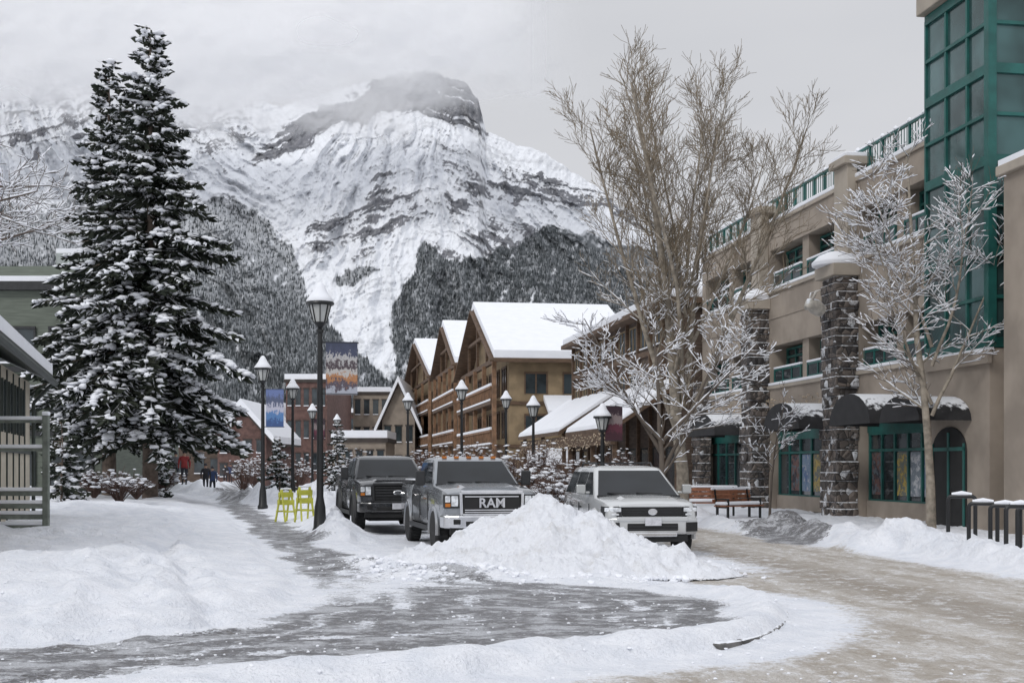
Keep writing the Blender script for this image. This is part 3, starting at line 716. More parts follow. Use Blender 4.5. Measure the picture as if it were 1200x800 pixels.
    vv=[p for q in rings for p in q]; k=20; ff=[]
    for i in range(len(rings)-1):
        for j in range(k):
            a=i*k+j;b=i*k+(j+1)%k; ff.append((a,b,b+k,a+k))
    ff.append(tuple(range(5*k,6*k))); cb.add(vv,ff); cb.obj('cab',PM,par,45)
    L=lambda a,b,t:a+(b-a)*t
    g=MB()
    def quad(pts,off):
        p=[Vector(q) for q in pts]; nrm=(p[1]-p[0]).cross(p[-1]-p[0]).normalized()
        c=sum(p,Vector())/len(p)
        if nrm.dot(c-Vector((0,(f0+r0)/2,(z0+z1)/2)))<0:nrm=-nrm
        o=[q+nrm*off for q in p]; g.add(o+[q-nrm*.02 for q in p],[tuple(range(len(p)))]+[(i,(i+1)%len(p),len(p)+(i+1)%len(p),len(p)+i) for i in range(len(p))])
    a_,b_=.03,.95
    quad([(-L(w0,w1,a_)+.07,L(f0,f1,a_),L(z0,z1,a_)),(L(w0,w1,a_)-.07,L(f0,f1,a_),L(z0,z1,a_)),(L(w0,w1,b_)-.08,L(f0,f1,b_),L(z0,z1,b_)),(-L(w0,w1,b_)+.08,L(f0,f1,b_),L(z0,z1,b_))],.009)
    quad([(-L(w0,w1,.15)+.14,L(r0,r1,.15),L(z0,z1,.15)),(L(w0,w1,.15)-.14,L(r0,r1,.15),L(z0,z1,.15)),(L(w0,w1,b_)-.14,L(r0,r1,b_),L(z0,z1,b_)),(-L(w0,w1,b_)+.14,L(r0,r1,b_),L(z0,z1,b_))],.009)
    a_,b_=.05,.90
    for sx in(-1,1):
        for (s0,s1) in S['win']:
            ya0=f0+s0 if s0>0.3 else L(f0,f1,a_)+.17; ya1=f0+s0 if s0>.3 else L(f0,f1,b_)+.13
            yb0=f0+s1;yb1=f0+s1
            if f0+s1>r1-.1: yb1=L(r0,r1,b_)-.14; yb0=min(yb0,L(r0,r1,a_)-.14)
            quad([(sx*L(w0,w1,a_),ya0,L(z0,z1,a_)),(sx*L(w0,w1,a_),yb0,L(z0,z1,a_)),(sx*L(w0,w1,b_),yb1,L(z0,z1,b_)),(sx*L(w0,w1,b_),ya1,L(z0,z1,b_))],.009)
    g.obj('windows',M_cglass,par)
    d=MB()
    for sx in(-1,1):
        for yy in S['doors']:
            d.box(sx*(W*1.0)-.012,sx*(W*1.0)+.004*sx+.008,yy-.006,yy+.006,.62,z0-.15)
        d.box(min(sx*(W-.02),sx*(W+.03)),max(sx*(W-.02),sx*(W+.03)),S['axles'][0]+r+.15,S['axles'][1]-r-.15,.40,.50)
        for yy in S['doors'][1:]:
            d.box(min(sx*W,sx*(W+.03)),max(sx*W,sx*(W+.03)),yy-.26,yy-.08,z0-.26,z0-.22)
    d.box(-w0+.05,w0-.05,f0-.10,f0+.02,z0-.02,z0+.022)
    d.beam((-.1,f0-.02,z0+.05),(-.62,f0+.08,z0+.07),.02,.02); d.beam((.5,f0-.02,z0+.05),(-.02,f0+.08,z0+.07),.02,.02)
    d.obj('trim',M_trim,par)
    mr=MB()
    for sx in(-1,1):
        my=f0+.38; mz=z0+.13; mw=S['mir'][0];mh=S['mir'][1]
        xa=sx*(w0+.02); xb=sx*(w0+.12)
        mr.beam((xa,my,mz-.06),(xb,my-.02,mz-.06),.05,.05)
        mr.box(min(xb,xb+sx*mw),max(xb,xb+sx*mw),my-.06,my+.06,mz-mh*.45,mz+mh*.55)
    mr.obj('mirrors',S.get('mirm',M_trim),par,bevel=.03)
    S['front'](par,S)
    hb=MB(); vs=[]
    for (yy,zb,zt,hw) in [s_ for s_ in st if .1<s_[0]<f0+.05]:
        for a_,dz in ((-.62,.018),(-.52,.065),(.52,.065),(.62,.018)): vs.append((a_*hw,yy,zt+dz))
    nn_=len(vs)//4
    hb.add(vs,[(i*4+j,i*4+j+1,i*4+j+5,i*4+j+4) for i in range(nn_-1) for j in range(3)]+[(0,1,2,3)]); hb.obj('hood_bulge',PM,par,20)
    if S.get('bed'):
        b0,b1,bz=S['bed']; b=MB(); b.box(-W+.10,W-.10,b0+.08,b1-.08,bz+.05,bz+.085); b.obj('bed_snow',M_snow,par)
        b=MB(); b.box(-W+.03,-W+.11,b0,b1,bz-.01,bz+.06);b.box(W-.11,W-.03,b0,b1,bz-.01,bz+.06); b.obj('bed_rails',M_trim,par)
    if S.get('rails'):
        b=MB()
        for sx in(-1,1):
            b.tube([(sx*(w1-.12),f1+.35,z1+.05),(sx*(w1-.12),f1+.5,z1+.14),(sx*(w1-.12),r1-.5,z1+.14),(sx*(w1-.12),r1-.3,z1+.05)],[.02]*4,6)
        for yy in (f1+.8,r1-.8): b.box(-w1+.12,w1-.12,yy-.03,yy+.03,z1+.12,z1+.15)
        b.obj('roof_rails',M_trim,par)
    u=MB(); u.box(-W+.35,W-.35,.4,S['axles'][1]+.6,.28,.55); 
    for yy in S['axles']: u.cyl((-W+.2,yy,r),(W-.2,yy,r),.06,n=8)
    u.obj('chassis',M_dark,par)
    return par
def front_truck(par,S):
    W=S['hw']
    g=MB(); g.box(-.60,.60,-.055,.06,.80,1.21); g.obj('grille',M_dark,par,bevel=.03)
    c=MB()
    for zz in (.84,.885,1.155): c.box(-.56,.56,-.075,-.04,zz-.012,zz+.012)
    c.beam((-.64,-.05,1.24),(.64,-.05,1.24),.08,.065); c.beam((-.60,-.05,.785),(.60,-.05,.785),.07,.06)
    for sx in(-1,1): c.beam((sx*.625,-.045,.79),(sx*.64,-.04,1.23),.06,.065,up=(0,1,0))
    c.obj('grille_frame',S['gm'],par,bevel=.01)
    if S['txt']: txt(S['txt'],.27,(0,-.075,1.02),(math.pi/2,0,0),M_chrome,par,'grille_letters',.015)
    else:
        c=MB()
        for zz in (.95,1.02,1.09): c.box(-.58,.58,-.08,-.04,zz-.02,zz+.02)
        c.obj('grille_bars',M_trim,par); c=MB(); c.lathe((0,0,0),[(.10,0),(.10,.02),(.08,.03)],20); o=c.obj('badge',M_chrome,par); o.rotation_euler=(math.pi/2,0,0); o.location=(0,-.08,1.02); o.scale=(1.3,.6,1)
    h=MB(); d=MB()
    for sx in(-1,1):
        a,b=sorted((sx*.665,sx*.975)); d.box(a,b,-.03,.16,.92,1.20)
        a,b=sorted((sx*.69,sx*.83)); h.box(a,b,-.05,.05,.96,1.17)
        a,b=sorted((sx*.85,sx*.955)); h.box(a,b,-.045,.05,1.04,1.17)
    d.obj('headlight_housing',M_trim,par,bevel=.02); h.obj('headlights',M_head,par,bevel=.015)
    m=MB()
    for sx in(-1,1):
        a,b=sorted((sx*.85,sx*.955)); m.box(a,b,-.045,.05,.95,1.02)
    m.obj('turn_signals',M_amber,par)
    b=MB(); P=[(-1.02,.22),(-.98,-.04),(-.7,-.15),(.7,-.15),(.98,-.04),(1.02,.22)]; b.prism([(x*W/1.02,y) for x,y in P],.52,.78,'z'); b.obj('bumper',M_chrome if S.get('bp') else S['paint'],par,bevel=.035)
    k=MB(); k.box(-.55,.55,-.165,-.1,.56,.66); k.box(-.85,.85,-.08,.1,.38,.515)
    for sx in(-1,1): a,bb=sorted((sx*.66,sx*.80)); k.box(a,bb,-.165,-.1,.60,.70)
    k.obj('lower_grille',M_dark,par,bevel=.01)
    p=MB(); p.box(-.16,.16,-.185,-.166,.60,.75); p.obj('licence_plate',M_plate,par)
    if S.get('lights'):
        q=MB()
        for xx in(-.55,-.28,0,.28,.55): q.box(xx-.05,xx+.05,2.42,2.52,S['cab'][1][0]+.045,S['cab'][1][0]+.09)
        q.obj('clearance_lights',M_amber,par)
def front_suv(par,S):
    g=MB(); g.box(-.60,.60,-.06,.08,.80,.97); g.box(-.52,.52,-.09,.05,.50,.68); g.obj('grille',M_dark,par,bevel=.03)
    c=MB(); c.box(-.66,.66,-.07,.04,.975,1.015); c.box(-.70,.70,-.105,.06,.70,.79); 
    c.obj('grille_bar',S['paint'],par,bevel=.02)
    c=MB()
    for zz in(.845,.885,.925): c.box(-.58,.58,-.068,-.04,zz-.008,zz+.008)
    for zz in(.55,.60): c.box(-.5,.5,-.10,-.06,zz-.008,zz+.008)
    c.obj('grille_slats',M_trim,par)
    c=MB(); c.lathe((0,0,0),[(.07,0),(.07,.02),(.05,.025)],20); o=c.obj('badge',M_chrome,par); o.rotation_euler=(math.pi/2,0,0); o.location=(0,-.055,.885); o.scale=(1.3,.9,1)
    d=MB();h=MB()
    for sx in(-1,1):
        d.prism([(sx*.60,-.045),(sx*.93,.10),(sx*.945,.34),(sx*.62,.1)],.79,.985,'z')
        h.prism([(sx*.62,-.065),(sx*.92,.07),(sx*.93,.26),(sx*.64,.08)],.885,.965,'z')
        h.prism([(sx*.66,-.06),(sx*.80,.005),(sx*.80,.1),(sx*.66,.05)],.815,.85,'z')
    d.obj('headlight_housing',M_trim,par); h.obj('headlights',M_head,par,bevel=.01)
    b=MB(); P=[(-.96,.30),(-.93,.06),(-.66,-.085),(.66,-.085),(.93,.06),(.96,.30)]; b.prism(P,.44,.785,'z'); b.obj('bumper',S['paint'],par,bevel=.05)
    k=MB()
    for sx in(-1,1): k.prism([(sx*.66,-.105),(sx*.92,.02),(sx*.92,.1),(sx*.68,.03)],.50,.68,'z')
    k.box(-.7,.7,-.06,.2,.30,.43); k.obj('fog_lamp_recess',M_dark,par)
    k=MB(); k.box(-.48,.48,-.115,.05,.40,.49); k.obj('skid_plate',M_chrome,par,bevel=.02)
    p=MB(); p.box(-.16,.16,-.135,-.112,.62,.77); p.obj('licence_plate',M_plate,par)
tst=[(0,.62,1.16,.90),(.04,.54,1.23,.955),(.16,.50,1.28,.99),(.45,.48,1.31,1.015),(1.0,.46,1.345,1.03),(1.6,.46,1.38,1.03),(2.6,.46,1.38,1.03),(4.18,.46,1.38,1.03),(4.21,.46,1.38,1.015),(4.24,.46,1.38,1.03),(5.2,.46,1.38,1.03),(6.0,.48,1.38,1.03),(6.08,.55,1.35,1.0)]
tcab=((1.37,1.52,4.18,.95),(1.90,2.36,3.92,.79))
T=dict(paint=paint('paint_grey',(.27,.285,.305),.45),hw=1.03,stations=tst,wr=.43,axles=(1.08,4.85),cab=tcab,win=[(0,1.32),(1.42,2.35)],doors=(1.75,2.9,4.0),mir=(.20,.32),front=front_truck,bed=(4.3,6.0,1.38),txt='RAM',gm=M_chrome,lights=True,bp=True)
vehicle('pickup_truck',-.42,26.0,-.09,math.atan(.225),T)
T2=dict(T); T2.update(paint=paint('paint_charcoal',(.018,.02,.023)),gm=M_trim,txt='',lights=False,wr=.46,flare=.07,flarem=M_trim,bp=False)
vehicle('pickup_truck',-2.95,33.0,-.02,math.atan(.235),T2)
sst=[(0,.54,.93,.80),(.03,.48,1.00,.87),(.10,.44,1.045,.915),(.25,.42,1.08,.94),(.6,.40,1.115,.955),(1.3,.40,1.16,.965),(2.5,.40,1.18,.965),(4.2,.40,1.19,.955),(4.8,.44,1.18,.92),(4.92,.5,1.12,.88)]
scab=((1.16,1.18,4.86,.90),(1.70,2.10,4.50,.72))
Sv=dict(paint=paint('paint_silver',(.56,.57,.57),.25),hw=.965,stations=sst,wr=.40,axles=(.92,3.72),cab=scab,win=[(0,1.30),(1.40,2.35),(2.48,3.4)],doors=(1.45,2.6,3.65),mir=(.19,.19),mirm=paint('paint_silver_mirror',(.42,.43,.42),.25),front=front_suv,rails=True,flare=.05)
Sv['flarem']=Sv['paint']
vehicle('suv',2.72,24.9,-.09,math.atan(.13),Sv)

# =============== BUILDINGS (street frame) ===============
def sbuild(name): return empty(name,(0,0,0),A)
U=18.0
P=sbuild('shopping_hotel_building')
w=MB(); tr=MB(); gl=MB(); fr=MB(); sn=MB(); rk=MB(); dk=MB()
v0,v1=34.4,57.5
bays=[(34.4,40.3),(41.6,48.6),(50.0,57.5)]
w.box(U+1.4,U+16,v0,v1,0,11.2)
for (z0,z1) in [(3.3,4.85),(6.4,8.6),(10.2,11.3)]:
    w.box(U,U+1.4,v0,v1,z0,z1)
for a,b in [(40.3,41.6),(48.6,50.0),(57.0,57.5),(34.4,34.9)]:
    for (z0,z1) in [(0,3.3),(4.85,6.4),(8.6,10.2)]: w.box(U+.002,U+1.4,a,b,z0,z1)
for a,b in [(37.1,37.7),(44.9,45.5),(53.4,54.0)]:
    for (z0,z1) in [(4.85,6.4),(8.6,10.2)]: w.box(U+.12,U+1.4,a,b,z0,z1)
for a,b in [(40.4,41.5),(48.8,49.9)]:
    tr.box(U-.35,U,a,b,8.0,11.75); tr.box(U-.5,U+.6,a-.12,b+.12,11.75,12.0); sn.box(U-.45,U+.55,a-.08,b+.08,12.0,12.14)
for z in (8.6,4.85,11.3): 
    tr.box(U-.08,U,v0,v1,z-.14,z-.002)
for z in (7.5,): w.box(U-.03,U,v0,v1,z-.03,z+.03)
sn.box(U-.08,U+.3,v0,v1,11.3,11.44)
for z in (8.6,4.85):
    for a,b in bays: sn.box(U-.09,U+.16,a,b,z,z+.11)
def rubble(m,x0,x1,y0,y1,z0,z1):
    rd=random.Random(3); z=z0
    while z<z1:
        h=rd.uniform(.22,.42); j=lambda:rd.uniform(-.05,.09)
        ym=y0+(y1-y0)*rd.uniform(.35,.65); zt=min(z1,z+h)
        m.box(x0-j(),x1,y0-j(),ym,z,zt); m.box(x0-j(),x1,ym+.003,y1+j(),z,zt)
        z+=h
for a,b,zt in [(40.3,41.6,8.0),(48.7,49.9,7.9)]:
    rubble(rk,U-.75,U-.001,a,b,0,zt)
    tr.box(U-.95,U+.0,a-.15,b+.15,zt+.01,zt+.40); sn.lathe((U-.5,(a+b)/2,zt+.40),[(.80,0),(.82,.14),(.62,.34),(.3,.48)],14)
rubble(rk,U-.5,U-.001,56.2,57.3,0,5.5)
def glaz(u,a,b,z0,z1,nm,zz=None,d=.06,gm=gl):
    gm.box(u,u+.04,a,b,z0,z1)
    for i in range(nm+1):
        v=a+(b-a)*i/nm; fr.box(u-d,u-.002,v-.05,v+.05,z0,z1)
    for z in [z0,z1]+(zz or []): fr.box(u-d-.003,u-.004,a-.05,b+.05,z-.045,z+.045)
for bi,(a,b) in enumerate(bays):
    m_=[37.4,45.2,53.7][bi]
    for (z0,z1) in [(4.85,6.4),(8.6,10.2)]:
        for aa,bb in ((a+.3,m_-.3),(m_+.3,b-.3)):
            glaz(U+.62,aa+.06,bb-.06,z0+.05,z1-.12,3,[z0+1.12])
            fr.box(U+.05,U+.11,aa,bb,z0+.56,z0+.64); fr.box(U+.05,U+.11,aa,bb,z0+.12,z0+.18)
            gl.box(U+.07,U+.09,aa,bb,z0+.18,z0+.56)
            for i in range(4):
                v=aa+.04+(bb-aa-.08)*i/3; fr.box(U+.04,U+.12,v-.03,v+.03,z0,z0+.64)
            sn.box(U+.02,U+.14,aa,bb,z0+.64,z0+.72)
for v in np.arange(v0,v1,.95):
    fr.box(U+.28,U+.36,v-.04,v+.04,11.3,12.3)
    sn.lathe((U+.32,v,12.34),[(.09,0),(.10,.05),(.05,.12)],6)
for z in (12.28,11.5): fr.box(U+.28,U+.36,v0,v1,z-.04,z+.04)
for v in np.arange(v0,v1,.19): fr.box(U+.31,U+.33,v-.012,v+.012,11.5,12.25)
sn.box(U+.27,U+.37,v0,v1,12.32,12.39)
w.box(U+4.5,U+14,40,57,11.21,12.6)
dk.box(U+1.1,U+1.38,34.9,57,0.02,3.25)
for a,b in bays:
    w.box(U+.25,U+.55,a+.1,b-.1,0,.55); glaz(U+.35,a+.2,b-.2,.56,2.75,6,[2.2]); fr.box(U+.27,U+.5,a+.1,b-.1,2.78,3.28)
w.obj('walls',M_stucco,P); tr.obj('trim',M_stucco2,P,bevel=.02); 
aw=MB(); awm=mat('awning_black',(.02,.02,.022),.7,.2,3,snow=.26,snowvar=.9)
for vc,hw in [(43.0,1.75),(52.3,1.9),(37.2,1.5)]:
    n=12; vs=[]
    for uu in(U-1.7,U-.01):
        for i in range(n+1):
            t=math.pi*i/n; vs.append((uu,vc+hw*math.cos(t),2.95+.95*math.sin(t)))
    aw.add(vs,[(i,i+1,n+2+i,n+1+i) for i in range(n)]+[tuple(range(n+1))])
aw.obj('awnings',awm,P,40)
gl.obj('window_glass',M_glass,P); fr.obj('window_frames',M_teal,P); sn.obj('snow_ledges',M_snow,P,50,bevel=.03); rk.obj('stone_columns',M_rock,P,bevel=.03); dk.obj('shop_interior',M_dark,P)
def postermat(name,c1,c2,c3):
    m,n,b=nt(name); f=noise(n,2.4,5,rough=.7); c=mixc(n,mrange(n,f,.42,.5),c1,c2); c=mixc(n,mrange(n,noise(n,5,4,rough=.7),.52,.58),c,c3)
    n.links.new(c,b.inputs['Base Color']); b.inputs['Roughness'].default_value=.25; return m
pm=[postermat('poster_yellow',(.30,.22,.06),(.14,.15,.12),(.45,.32,.07)),postermat('poster_blue',(.08,.14,.28),(.16,.23,.32),(.36,.38,.44)),postermat('poster_white',(.30,.32,.35),(.16,.19,.22),(.45,.46,.48)),postermat('poster_dark',(.05,.05,.06),(.16,.09,.08),(.12,.15,.17))]
pp=MB()
for bi,(a,b) in enumerate(bays[:2]):
    for i in range(6):
        va=a+.2+(b-a-.4)*i/6+.12; vb=a+.2+(b-a-.4)*(i+1)/6-.12
        pick=[[1,1,2,0,None,3],[2,None,0,1,3,None]][bi][i]
        if pick is not None: pp.box(U+.335,U+.347,va,vb,.75,2.12,pick)
pp.obj('window_posters',pm,P)
gm_=MB(); gm_.tube([(U-1.0,41.0,6.9),(U-1.3,40.9,7.05),(U-1.5,40.8,7.1),(U-1.65,40.72,6.95)],[.22,.26,.2,.09],10); gm_.tube([(U-1.45,40.7,7.25),(U-1.35,40.6,7.5),(U-1.2,40.6,7.55)],[.05,.04,.015],6); gm_.tube([(U-1.45,40.95,7.25),(U-1.35,41.05,7.5),(U-1.2,41.05,7.55)],[.05,.04,.015],6)
gm_.obj('goat_head_sculpture',mat('carved_stone',(.5,.47,.42),.8,.2,6,snow=.3),P,60)
C=[];S=[]
for v in np.arange(41,57,.13):
    for k in range(4):
        C.append((U-.12-random.random()*.1,v+random.random()*.1,3.4+random.random()*.9)); q=random.uniform(.015,.04); S.append((q,q,q))
blobs('string_lights',C,S,mat('bulb_frosted',(.45,.36,.26),.4,.4,5),P)
P=sbuild('glass_tower'); w=MB();gl=MB();fr=MB();sn=MB();tr=MB()
ta,tb=30.9,34.4; U2=17.4
zt=14.4; zb=4.9
gl.box(U2+.05,U2+5,ta+.05,tb-.02,zb,zt)
for i in range(4):
    v=ta+(tb-ta)*i/3; fr.box(U2-.02,U2+.10,v-.045+(.045 if i==0 else 0),v+.045,zb,zt)
for i in range(5):
    u=U2+(5)*i/4; fr.box(u-.045,u+.045,ta-.02,ta+.10,zb,zt)
zs=np.linspace(zb,zt,9)
for i,z in enumerate(zs):
    h=.045 if i%2 else .13
    fr.box(U2-.035,U2+.11,ta-.035,tb,z-h,z+h); fr.box(U2+.111,U2+5,ta-.035,ta+.11,z-h,z+h)
fr.box(U2-.07,U2+.16,ta-.07,ta+.16,zb,zt+.1)
tr.box(U2-.25,U2+5.2,ta-.25,tb+.1,zt+.15,zt+1.9); tr.box(U2-.4,U2+5.3,ta-.4,tb+.15,zt+.9,zt+1.1); sn.box(U2-.4,U2-.25,ta-.4,tb+.1,zt+1.1,zt+1.2)
w.box(U2,U2+5,ta,tb,0,zb-.15); w.box(U2-.12,U2,ta-.12,tb-.1,zb-.55,zb-.2); sn.box(U2-.12,U2+.05,ta-.12,tb-.1,zb-.2,zb-.14)
def arch(mb,u0,u1,vc,hw,z1,mi=0):
    pts=[(vc-hw,.02)]+[(vc-hw*math.cos(t),z1+hw*.7*math.sin(t)) for t in np.linspace(0,math.pi,12)]+[(vc+hw,.02)]
    mb.prism(pts,u0,u1,'x',mi)
da=MB(); arch(da,U2-.03,U2+.1,33.0,.95,2.1); da.obj('doorway',M_dark,P)
fr.box(U2-.06,U2-.035,32.95,33.05,.05,2.6); fr.box(U2-.06,U2-.035,32.1,32.2,.05,2.3);fr.box(U2-.06,U2-.035,33.85,33.95,.05,2.3); fr.box(U2-.06,U2-.035,32.1,33.95,2.1,2.2)
w.box(U2-.35,U2+8,24.5,29.6,0,8.9); tr.box(U2-.5,U2+8,24.4,29.75,8.9,9.15); sn.box(U2-.45,U2+8,24.5,29.7,9.15,9.3)
w.box(U2+.4,U2+8,29.6,ta-.1,0,4.7)
w.obj('walls',M_stucco,P); tr.obj('cornice',M_stucco2,P,bevel=.03); gl.obj('curtain_glass',M_tglass,P); fr.obj('mullions',M_teal,P); sn.obj('snow_ledges',M_snow,P)
aw=MB(); n=12; vs=[]; vc,hw=33.0,1.2
for uu in(U2-1.5,U2-.01):
    for i in range(n+1):
        t=math.pi*i/n; vs.append((uu,vc+hw*math.cos(t),2.9+.7*math.sin(t)))
aw.add(vs,[(i,i+1,n+2+i,n+1+i) for i in range(n)]+[tuple(range(n+1))]); aw.obj('awning',awm,P,40)

M_brown=mat('brown_siding',(.085,.06,.045),.8,.35,1.5,sc=(1,1,8))
M_ochre=mat('ochre_stucco',(.27,.20,.12),.85,.2,1)
M_orange=mat('log_orange',(.22,.125,.07),.7,.35,2)
M_roofd=mat('roof_edge',(.05,.04,.035),.8,.2,2)
P=sbuild('timber_shop_building'); w=MB();gl=MB();tr=MB();sn=MB();fr=MB()
a,b=58,82; u=17
w.box(u,u+14,a,b,0,9.3); 
sn.box(u-.7,u+14,a-.4,b+.4,9.55,9.95); tr.box(u-.8,u+14.1,a-.5,b+.5,9.3,9.549)
for z in (4.9,7.4): tr.box(u-.14,u,a,b,z-.14,z+.14)
for v in np.arange(a,b+.1,2.4):
    tr.box(u-.16,u-.001,v-.12,v+.12,0,9.29)
    if v<b-1:
        for z in(5.3,7.8):
            gl.box(u-.03,u+.05,v+.5,v+1.9,z,z+1.2)
            for q in (.5,1.2,1.9): fr.box(u-.06,u-.031,v+q-.04,v+q+.04,z,z+1.2)
            fr.box(u-.065,u-.032,v+.46,v+1.94,z+1.18,z+1.26);sn.box(u-.15,u-.066,v+.4,v+2,z-.12,z-.04)
        gl.box(u-.03,u+.05,v+.3,v+2.1,.5,2.6)
def shed(v0,v1,zh,zl,ue):
    tr.add([(u,v0,zh-.2),(u,v1,zh-.2),(ue,v1,zl-.2),(ue,v0,zl-.2),(u,v0,zh),(u,v1,zh),(ue,v1,zl),(ue,v0,zl)],[(0,1,2,3),(7,6,5,4),(0,4,5,1),(1,5,6,2),(2,6,7,3),(3,7,4,0)])
    e=.004
    sn.add([(u,v0,zh+e),(u,v1,zh+e),(ue,v1,zl+e),(ue,v0,zl+e),(u,v0+.05,zh+.30),(u,v1-.05,zh+.30),(ue+.08,v1-.05,zl+.25),(ue+.08,v0+.05,zl+.25)],[(0,1,2,3),(7,6,5,4),(0,4,5,1),(1,5,6,2),(2,6,7,3),(3,7,4,0)])
shed(58,69,5.6,3.5,u-3.2); shed(70,84,5.8,3.6,u-3.4)
for v in (58.3,63,68.7,70.4,77,83.6): tr.box(u-3.1,u-2.9,v-.1,v+.1,0,3.5)
tr.box(u-3.25,u-3.05,58,84,2.7,3.3)
w.obj('walls',M_brown,P); tr.obj('timbers',M_wood,P); gl.obj('window_glass',M_glass,P); fr.obj('window_frames',M_ochre,P); sn.obj('roof_snow',M_snow,P,bevel=.06)
C=[];S=[]
for v in np.arange(58,84,.2):
    for k in range(3): C.append((u-3.28,v+random.random()*.15,2.5+random.random()*.8)); q=random.uniform(.02,.05); S.append((q,q,q))
blobs('string_lights',C,S,mat('bulb_frosted',(.45,.36,.26)),P)
P=sbuild('chalet_house'); w=MB();sn=MB();tr=MB()
def gable_u(w,tr,sn,uf,ub,va,vb,ze,za,ov=.8):
    vm=(va+vb)/2; w.prism([(va,0),(vb,0),(vb,ze),(vm,za),(va,ze)],uf,ub,'x')
    sl=(za-ze)/(vm-va); o=.9
    for s,ve in((-1,va-o),(1,vb+o)):
        zl=ze-sl*o
        def slab(m,ua,ub_,d0,d1,vin=0):
            m.add([(ua,vm,za+d0),(ub_,vm,za+d0),(ub_,ve-s*vin,zl+d0),(ua,ve-s*vin,zl+d0),(ua,vm,za+d1),(ub_,vm,za+d1),(ub_,ve-s*vin,zl+d1),(ua,ve-s*vin,zl+d1)],[(0,1,2,3),(7,6,5,4),(0,4,5,1),(1,5,6,2),(2,6,7,3),(3,7,4,0)])
        slab(tr,uf-ov,ub+.3,.02,.30); slab(sn,uf-ov-.02,ub+.3,.305,.88,.02)
        tr.beam((uf-ov-.05,vm,za+.1),(uf-ov-.05,ve,zl+.1),.14,.5,up=(1,0,0))
gable_u(w,tr,sn,22,34,66,78,9.8,12.6)
w.obj('walls',M_brown,P);tr.obj('roof',M_roofd,P);sn.obj('roof_snow',M_snow,P)
for idx,(pa,pm_,pb,ye,ya,ulen) in enumerate([(599,572,548,418,355,9.5),(549,533,514,424,376,9),(516,497,484,440,397,9)]):
    P=sbuild('timber_lodge'); w=MB();tr=MB();sn=MB();gl=MB();fr=MB();rl=MB();oc=MB()
    uf=14.0; va=vof(pa,uf); vm=vof(pm_,uf); 
    Ym=uf*SA+vm*CA; Yn=uf*SA+va*CA; za=zof(ya,Ym)-.8; ze=zof(ye,Yn)
    va2=va+1; vb2=2*vm-va2
    gable_u(w,tr,sn,uf,uf+ulen,va2,vb2,ze,za,ov=1.2)
    hwv=(vb2-va2)/2
    for f_ in(-.5,0,.5): tr.box(uf-.95,uf-.75,vm+f_*hwv-.15,vm+f_*hwv+.15,ze-.2,za-abs(f_)*(za-ze)-.1)
    tr.box(uf-.98,uf-.72,va2,vb2,ze-.25,ze+.1); tr.box(uf-.97,uf-.73,vm-hwv*.5,vm+hwv*.5,(ze+za)/2-.15,(ze+za)/2+.1)
    nst=3
    for s_ in range(nst):
        z0=ze*(s_)/nst
        if s_>0:
            oc.box(uf-1.3,uf-.001,va2+.4,vb2-.4,z0-.15,z0+.1)
            for v in np.arange(va2+.5,vb2-.3,.42): rl.box(uf-1.27,uf-1.18,v-.05,v+.05,z0+.1,z0+1.05)
            rl.box(uf-1.32,uf-1.14,va2+.4,vb2-.4,z0+1.0,z0+1.15); sn.box(uf-1.34,uf-1.12,va2+.4,vb2-.4,z0+1.152,z0+1.36); sn.box(uf-1.34,uf-1.28,va2+.4,vb2-.4,z0+.1,z0+.25)
        for v in np.arange(va2+1,vb2-2.4,3.4):
            gl.box(uf-.04,uf+.05,v,v+2.1,z0+.6,z0+2.5)
            for q in(0,1.05,2.1): fr.box(uf-.09,uf-.041,v+q-.07,v+q+.07,z0+.55,z0+2.55)
            fr.box(uf-.1,uf-.042,v-.1,v+2.2,z0+2.5,z0+2.65)
    for v in np.linspace(va2+.2,vb2-.2,5): rl.box(uf-1.2,uf-.9,v-.17,v+.17,0,ze-.2)
    for uu in (uf+1.2,uf+4,uf+6.6):
        for z0 in (1,ze*.36,ze*.68):
            gl.box(uu,uu+1.5,va2-.05,va2+.02,z0+.5,z0+1.9); fr.box(uu-.1,uu+1.6,va2-.08,va2-.051,z0+1.9,z0+2.05); fr.box(uu-.1,uu,va2-.08,va2-.051,z0+.45,z0+1.9);fr.box(uu+1.5,uu+1.6,va2-.08,va2-.051,z0+.45,z0+1.9);fr.box(uu+.7,uu+.8,va2-.08,va2-.051,z0+.45,z0+1.9)
    for z0 in (ze*.33,ze*.66): tr.box(uf,uf+ulen,va2-.12,va2-.002,z0-.12,z0+.12)
    if idx==0:
        for k,(ua,ub,zz) in enumerate([(uf+2.5,uf+6.5,6.2),(uf+1,uf+9,2.8)]):
            tr.add([(ua,va2-2.2,zz-1.2),(ub,va2-2.2,zz-1.2),(ub,va2-.01,zz),(ua,va2-.01,zz),(ua,va2-2.2,zz-1.0),(ub,va2-2.2,zz-1.0),(ub,va2-.01,zz+.2),(ua,va2-.01,zz+.2)],[(3,2,1,0),(4,5,6,7),(0,1,5,4),(1,2,6,5),(2,3,7,6),(3,0,4,7)])
            sn.add([(ua,va2-2.2,zz-.995),(ub,va2-2.2,zz-.995),(ub,va2-.01,zz+.205),(ua,va2-.01,zz+.205),(ua,va2-2.15,zz-.6),(ub,va2-2.15,zz-.6),(ub,va2-.01,zz+.6),(ua,va2-.01,zz+.6)],[(3,2,1,0),(4,5,6,7),(0,1,5,4),(1,2,6,5),(2,3,7,6),(3,0,4,7)])
    w.obj('walls',M_ochre,P); tr.obj('roof_timbers',M_wood,P); sn.obj('roof_snow',M_snow,P,bevel=.08); gl.obj('window_glass',M_glass,P); fr.obj('window_frames',M_wood,P); rl.obj('balcony_logs',M_orange,P); oc.obj('balcony_decks',M_wood,P)
